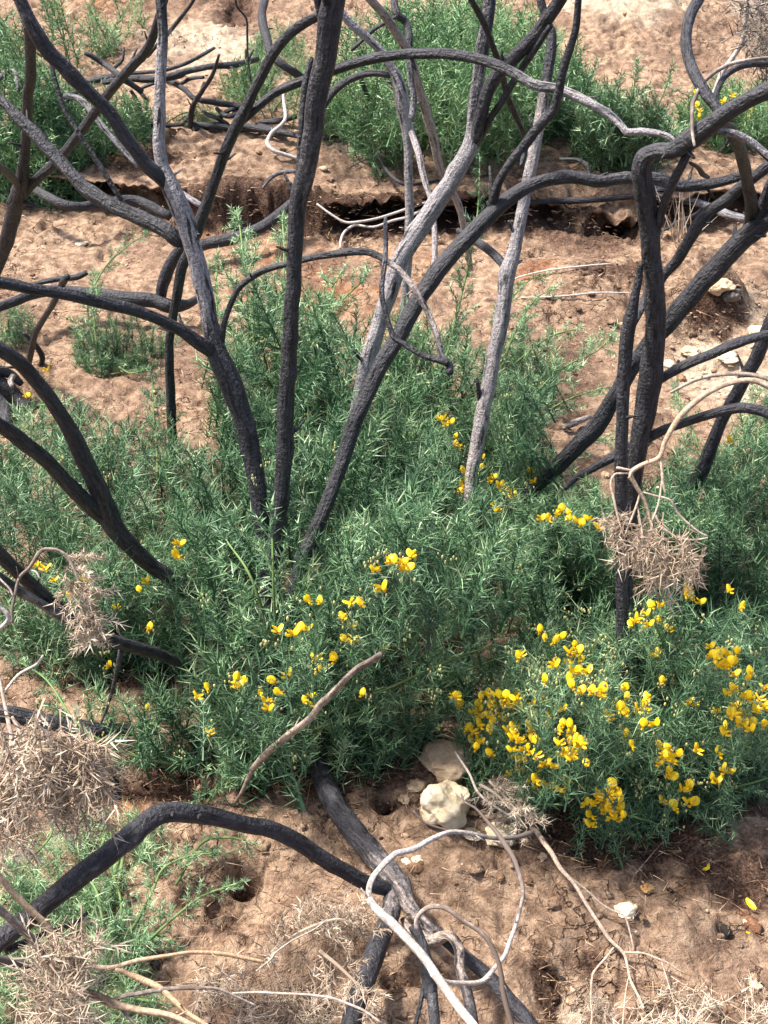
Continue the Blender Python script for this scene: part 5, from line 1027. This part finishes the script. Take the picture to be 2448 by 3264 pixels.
dry_foliage(t, [(-30, 2480), (60, 2480), (90, 2600), (60, 2720), (20, 2700), (-40, 2650)], (1.62, 1.68), 34, (.06, .10), (.05, -.1, -.9), .55, seed=65, jit=.03, rnd=.4)
dry_foliage(t, [(130, 2500), (300, 2470), (340, 2540), (300, 2600), (200, 2640), (150, 2590)], (1.64, 1.70), 26, (.06, .10), (.1, -.1, -.8), .5, seed=66, jit=.03, rnd=.4)
t = empty('dry_brush', hit(190, 3180, .1)[0][0]); tag(t, 'tangle of dry tan spines knotted round the twigs in the bottom left corner', 'dry brush')
dry_foliage(t, [(150, 2980), (230, 2970), (330, 3020), (300, 3090), (240, 3150), (170, 3170), (80, 3180), (60, 3140)], (1.54, 1.54), 46, (.05, .095), (.2, 0, .2), .42, seed=67, jit=.03, rnd=.8)
dry_foliage(t, [(180, 3150), (280, 3170), (270, 3264), (120, 3290), (60, 3240)], (1.5, 1.52), 36, (.05, .09), (0, -.2, -.3), .5, seed=68, jit=.03, rnd=.8)
t = empty('dry_brush', hit(960, 2980, .02)[0][0]); tag(t, 'wispy pale dead gorse spray on the bare soil left of the forked log', 'dry brush')
dry_foliage(t, [(960, 2880), (1080, 2860), (1170, 2940), (1150, 2990), (1050, 3000), (960, 2990), (950, 2930)], None, 22, (.05, .085), (.4, .1, .15), .5, WISP, seed=69, H=(.01, .05), rnd=.5)
dry_along(t, [(830, 3090), (900, 3010), (980, 2960), (1080, 2930), (1165, 2960)], (1.78, 1.80), 16, .05, .5, 70)
t = empty('dry_brush', hit(1000, 3230, .02)[0][0]); tag(t, 'flattened dead gorse sprays along the bottom edge in front of the charred log fork', 'dry brush')
dry_foliage(t, [(740, 3180), (900, 3150), (1060, 3170), (1200, 3230), (1240, 3290), (760, 3290)], None, 44, (.05, .09), (.4, -.1, .1), .5, WISP, seed=71, H=(.01, .06), rnd=.6)
dry_along(t, [(1020, 3030), (1080, 3080), (1140, 3140), (1180, 3190)], (1.72, 1.70), 12, .05, .45, 73)
dry_foliage(t, [(560, 3120), (760, 3080), (820, 3180), (640, 3230)], None, 14, (.05, .09), (.4, .1, .2), .55, WISP, seed=72, H=(.01, .05), rnd=.6)
t = empty('dry_brush', hit(2170, 3160, .02)[0][0]); tag(t, 'faded grey-white dead gorse spray lying at the bottom right', 'dry brush')
dry_foliage(t, [(2040, 3160), (2160, 3100), (2260, 3130), (2300, 3220), (2200, 3290), (2040, 3290)], None, 18, (.05, .085), (.3, -.1, .15), .68, WISP, seed=74, H=(.0, .04), rnd=.6)
t = empty('dry_brush', hit(2400, 3200, .02)[0][0]); tag(t, 'grey-white dead gorse spray in the bottom right corner beside a small pale stone', 'dry brush')
dry_foliage(t, [(2370, 3150), (2460, 3120), (2480, 3290), (2340, 3290)], None, 14, (.05, .085), (.2, -.1, .15), .7, WISP, seed=75, H=(.0, .04), rnd=.6)
t = empty('dry_brush', hit(1900, 3230, .02)[0][0]); tag(t, 'thin grey tuft of dead spines at the tip of the pale forking twig', 'dry brush')
dry_foliage(t, [(1860, 3200), (1960, 3190), (2000, 3290), (1860, 3290)], None, 14, (.05, .08), (.2, -.2, .15), .6, WISP, seed=76, H=(.0, .03), rnd=.6)
t = empty('dry_brush', hit(1580, 2530, .02)[0][0]); tag(t, 'small heap of pale dead twigs and spines right of the cream rocks', 'dry brush')
dry_foliage(t, [(1520, 2500), (1600, 2490), (1660, 2560), (1640, 2620), (1560, 2590)], None, 20, (.05, .09), (.5, -.3, .2), .6, WISP, GREY_DRY, seed=77, H=(.01, .05), rnd=.6)
for q, sd in (([(1530, 2500), (1580, 2530), (1640, 2590), (1680, 2640)], 78), ([(1560, 2490), (1610, 2540), (1660, 2600)], 79)): dry_along(t, q, (2.16, 2.12), 12, .04, .75, sd)
t = build_thing('dry_sprig', 'pale grey dead sprig with lichen-like spines in the top right corner', 'dry sprig', None, [
    ('twig', [(2275, 300, 16), (2286, 275, 18), (2300, 235, 18), (2325, 195, 18), (2350, 157, 18), (2368, 120, 16), (2378, 70, 16), (2384, -20, 14)], ('D', 2.9, 2.8), [.9, .9, .8], .15),
    ('twig', [(2217, 467, 12), (2210, 430, 14), (2207, 400, 14), (2210, 340, 15), (2225, 295, 15), (2242, 266, 15), (2270, 238, 16), (2296, 221, 16), (2330, 205, 15), (2380, 193, 15), (2430, 186, 14), (2490, 180, 13)], ('D', 1.80, 1.9), [.4, .3, .5, .3], .3)], TWIG, 'twig')
dry_foliage(t, [(2370, -30), (2480, -40), (2480, 200), (2430, 230), (2390, 140)], (2.75, 2.75), 46, (.08, .15), (.1, 0, .3), .5, DRY, GREY_DRY, seed=80, jit=.12, rnd=.8)
# tall dry grass behind the right trunk
t = empty('grass_tuft', hit(2150, 770, 0)[0][0]); tag(t, 'tuft of straw-yellow grass blades standing under the level pale branch', 'grass tuft')
r = np.random.default_rng(90); b = hit(r.normal(2160, 28, 26), r.normal(775, 12, 26), 0)[0]
d = np.array([0, 0, 1.]) + r.normal(0, .38, (26, 3)); V, f = spine_batch(b, d, r.uniform(.10, .26, 26), np.full(26, .0022)); acc = Acc(); acc.add(V, f, tint=np.repeat(r.uniform(.4, 1, 26), 4))
add_obj('blades', acc.mesh('blades', TAN, np.array(t.location)), t)

# ------------------------------------------------------------------ stones
ROCKC = [rock_material('cream_rock', (.58, .47, .30), (.72, .62, .45)), rock_material('tan_rock', (.36, .25, .15), (.52, .39, .26)), rock_material('orange_rock', (.42, .22, .07), (.52, .31, .12)), rock_material('dark_rock', (.06, .05, .045), (.13, .11, .10))]
RV, RF = icosphere(4)
def rock(label, px, py, w, h, mat=0, seed=1, sink=.35, tall=.8, squash=1.0):
    r = np.random.default_rng(seed)
    G, D = hit(px, py + h * .28, 0); G = G[0]; R = w / 2 * D[0] / F
    V = RV.copy()
    for _ in range(8):          # knock flat faces off it
        nrm = r.normal(0, 1, 3); nrm /= np.linalg.norm(nrm); dd = r.uniform(.66, .9); k = V @ nrm - dd; V = V - np.clip(k, 0, None)[:, None] * nrm * .92
    q = RV * 2.1 + seed * 3.7
    V = V * (1 + .24 * vnoise(q[:, 0], q[:, 1], q[:, 2], seed) + .06 * vnoise(q[:, 0] * 2.7, q[:, 1] * 2.7, q[:, 2] * 2.7, seed + 1) + .035 * vnoise(q[:, 0] * 8, q[:, 1] * 8, q[:, 2] * 8, seed + 2))[:, None]
    V = V * [R, R * squash, R * tall * h / w]; a = r.uniform(-.5, .5); V = V @ rotz(a).T
    V[:, 2] += R * tall * h / w * (1 - sink * 2) * .9
    o = add_obj('rock', fast_mesh('rock', V, RF, ROCKC[mat], None, True), None, tuple(G)); tag(o, label, 'rock', 'pale rocks on the soil')
rock('largest cream rock, lumpy and bright, standing at the front of the bush', 1418, 2550, 165, 165, 0, 3, .18, 1.0)
rock('buff pitted rock tucked under the gorse behind the largest cream rock', 1420, 2425, 175, 110, 1, 4, .2, 1.0)
rock('small flat tan rock left of the largest cream rock', 1325, 2498, 72, 42, 1, 5, .3)
rock('half-buried dull stone left of the small flat tan rock', 1290, 2540, 40, 26, 1, 6, .4)
rock('yellow-buff slab under the pale twigs, right of the largest cream rock', 1595, 2645, 110, 70, 0, 7, .35, .6)
rock('pale chip against the white hooked branch below the largest cream rock', 1505, 2650, 60, 30, 0, 8, .4, .6)
rock('tan pebble beside the charred log below its orange patch', 1290, 2745, 44, 26, 0, 9, .4)
rock('second tan pebble just right of the charred log', 1330, 2735, 38, 26, 0, 10, .4)
rock('round buff pebble under the upper end of the pale forking twig', 1730, 2722, 38, 34, 1, 11, .35)
rock('cream block beside the side shoot of the pale forking twig', 1996, 2892, 74, 56, 0, 12, .3)
rock('flat orange stone at the edge of the dark litter', 2064, 2822, 40, 34, 2, 13, .4, .6)
rock('small round stone in the bottom right corner', 2410, 3135, 36, 30, 0, 14, .35)
rock('little white stone near the right edge among bark bits', 2376, 2935, 22, 20, 0, 15, .3)
rock('sandy boulder at the right edge above the side arms of the thickest trunk', 2425, 1048, 90, 60, 0, 16, .35)
rock('flat cream stone at the right edge beneath the plain leaning post', 2320, 1130, 76, 36, 0, 17, .4, .6)
rock('white chip tucked against the knuckle of the thickest trunk', 2132, 1155, 34, 34, 0, 18, .3)
rock('flat pale stone in the bare patch below the thickest trunk knuckle', 2195, 1110, 70, 34, 1, 19, .4, .6)
rock('angular brown clod on top of the soil mound at right', 2290, 905, 90, 60, 1, 20, .3)
rock('dark clod beside the hollow in the soil mound at right', 2330, 930, 60, 66, 3, 21, .3)
rock('grey-white stone low under the hanging ball of dry spines', 2090, 1560, 60, 34, 0, 22, .35)
rock('small white stone under the arms of the broad leaning stem', 1900, 1610, 40, 20, 0, 23, .4)
rock('pinkish stone on the ground left of the slim dark stem', 1930, 1512, 30, 40, 1, 24, .3)
rock('bone-white splinter-like stone on the soil at left above the charred horizontal branch', 260, 772, 44, 16, 0, 25, .35, .5)
rock('black charcoal lump in the litter beside the forking twig', 1912, 2795, 40, 30, 3, 26, .3)

# petals dropped on the soil
for px, py, w in ((2240, 2775, 24), (2256, 2766, 16), (2405, 2902, 44), (2393, 2977, 14), (2288, 2671, 10), (2390, 2998, 14)):
    G, D = hit(px, py, .006); G = G[0]; V, f = petal(w * D[0] / F * .55, w * D[0] / F * 1.1, .25, .1)
    o = add_obj('fallen_petal', fast_mesh('fallen_petal', V @ rotz(-1.2 + (px % 7) * .4).T, f, PETAL, {'tint': np.full(len(V), .85)}, True), None, tuple(G))
    tag(o, {2240: 'larger of the two yellow petals lying side by side on the dark litter', 2256: 'smaller of the two yellow petals lying side by side on the dark litter', 2405: 'long curved yellow petal on the soil at the right edge', 2393: 'tiny yellow petal below the long curved petal', 2288: 'tiny yellow speck of petal in the dark litter below the bush', 2390: 'pale cream flake below the tiny yellow petal'}[px], 'petal', 'petals fallen on the soil')

# ------------------------------------------------------------------ litter: countless, one object each
def scatter_points(n, seed, rows=(0, 3264), dens=None):
    r = np.random.default_rng(seed); px = r.uniform(-700, 3150, n); py = r.uniform(rows[0], rows[1], n)
    P, D = hit(px, py, 0); return P, D, px, py, r
def gravel():
    P, D, px, py, r = scatter_points(9000, 201, (-40, 3400))
    pale = blobs(P[:, 0], P[:, 1], PALE); keep = r.uniform(0, 1, len(P)) < .22 + .7 * pale; P = P[keep]; D = D[keep]; n = len(P)
    iv, f = icosphere(1); acc = Acc(); sz = np.exp(r.normal(-5.85, .5, n)) * np.clip(D / 2.4, .75, 1.8)
    for k in range(6):
        ids = np.where(np.arange(n) % 6 == k)[0]; sh = iv * (1 + r.uniform(-.25, .25, (len(iv), 1))) * [1, r.uniform(.6, .9), r.uniform(.45, .7)]
        M = np.array([rotz(a) for a in r.uniform(0, 6.28, len(ids))]); W = np.einsum('nij,vj->nvi', M, sh) * sz[ids][:, None, None] + P[ids][:, None] + [0, 0, .002]
        acc.add(W.reshape(-1, 3), (f[None] + (np.arange(len(ids)) * len(iv))[:, None, None]).reshape(-1, 3), tint=np.repeat(r.uniform(0, 1, len(ids)), len(iv)))
    m = attr_ramp_material('gravel_grit', [(0, (.015, .013, .013)), (.07, (.03, .025, .022)), (.13, (.20, .12, .07)), (.6, (.34, .22, .14)), (1, (.50, .38, .26))], .9)
    tag(add_obj('gravel', acc.mesh('gravel', m, (0, 0, 0), True)), kind='stuff')
def needle_litter():
    P, D, px, py, r = scatter_points(36000, 202, (300, 3400))
    peat = blobs(P[:, 0], P[:, 1], PEAT_AND_SHADE); keep = r.uniform(0, 1, len(P)) < .28 + .72 * peat; P = P[keep]; D = D[keep]; n = len(P)
    a = r.uniform(0, 6.28, n); d = np.stack([np.cos(a), np.sin(a), r.normal(.08, .18, n)], 1)
    V, f = spine_batch(P + [0, 0, .004] + np.stack([0 * a, 0 * a, r.uniform(0, .008, n)], 1), d, r.uniform(.010, .034, n) * np.where(r.uniform(0, 1, n) < .04, 3, 1), np.full(n, .00085) * np.clip(D / 2.3, .8, 1.7))
    acc = Acc(); acc.add(V, f, tint=np.repeat(r.uniform(0, 1, n) ** 1.5, 4))
    m = attr_ramp_material('dead_needles', [(0, (.035, .022, .016)), (.3, (.13, .075, .045)), (.6, (.30, .18, .10)), (1, (.52, .39, .26))], .9)
    tag(add_obj('needle_litter', acc.mesh('needle_litter', m, (0, 0, 0))), kind='stuff')
def clods():
    P, D, px, py, r = scatter_points(2600, 203, (-40, 3400))
    peat = blobs(P[:, 0], P[:, 1], PEAT_AND_SHADE); keep = r.uniform(0, 1, len(P)) < .25 + .7 * peat; P = P[keep]; n = len(P); D = D[keep]
    iv, f = icosphere(2); acc = Acc(); sz = np.exp(r.normal(-4.95, .45, n))
    for k in range(8):
        ids = np.where(np.arange(n) % 8 == k)[0]; q = iv * 1.9 + k * 5.1
        sh = iv * (1 + .35 * vnoise(q[:, 0], q[:, 1], q[:, 2], k) + .2 * vnoise(q[:, 0] * 2.4, q[:, 1] * 2.4, q[:, 2] * 2.4, k))[:, None] * [1, .8, .5]
        M = np.array([rotz(a) for a in r.uniform(0, 6.28, len(ids))]); W = np.einsum('nij,vj->nvi', M, sh) * sz[ids][:, None, None] + P[ids][:, None] + [0, 0, .001]
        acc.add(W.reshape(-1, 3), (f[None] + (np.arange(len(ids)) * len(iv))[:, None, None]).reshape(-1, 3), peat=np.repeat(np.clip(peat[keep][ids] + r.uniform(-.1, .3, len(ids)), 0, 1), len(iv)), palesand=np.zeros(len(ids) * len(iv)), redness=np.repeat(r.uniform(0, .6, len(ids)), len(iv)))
    tag(add_obj('soil_crumbs', acc.mesh('soil_crumbs', SOIL, (0, 0, 0), True)), kind='stuff')
gravel(); needle_litter(); clods()

# ------------------------------------------------------------------ light, sky, camera
sc = bpy.context.scene
SUN_DIR = np.array([-.47, .08, .86]); SUN_DIR /= np.linalg.norm(SUN_DIR)       # towards the sun
sun = bpy.data.lights.new('sun', 'SUN'); sun.energy = 4.0; sun.angle = math.radians(7); sun.color = (1, .95, .88)
so = bpy.data.objects.new('sun', sun); C.objects.link(so); so.rotation_euler = Vector(SUN_DIR).to_track_quat('Z', 'Y').to_euler(); so.location = (0, 0, 6)
w = bpy.data.worlds.new('World'); sc.world = w; w.use_nodes = True; nt = w.node_tree
sky = nt.nodes.new('ShaderNodeTexSky'); sky.sky_type = 'NISHITA'; sky.sun_disc = False
sky.sun_elevation = math.asin(SUN_DIR[2]); sky.sun_rotation = math.atan2(SUN_DIR[0], SUN_DIR[1]); sky.dust_density = 4.0
bg = nt.nodes.get('Background') or nt.nodes.new('ShaderNodeBackground'); bg.inputs['Strength'].default_value = .115
nt.links.new(sky.outputs[0], bg.inputs['Color'])
cam = bpy.data.cameras.new('camera'); cam.sensor_fit = 'VERTICAL'; cam.sensor_height = 24; cam.lens = 24 * F / 3264; cam.clip_start = .05; cam.clip_end = 200
co = bpy.data.objects.new('camera', cam); C.objects.link(co); co.location = tuple(CAM); co.rotation_euler = (math.radians(60), 0, 0); sc.camera = co
sc.view_settings.view_transform = 'Standard'; sc.view_settings.look = 'None'; sc.view_settings.exposure = 1.38; sc.view_settings.gamma = 1
sc.cycles.max_bounces = 6; sc.cycles.diffuse_bounces = 3; sc.cycles.use_denoising = True
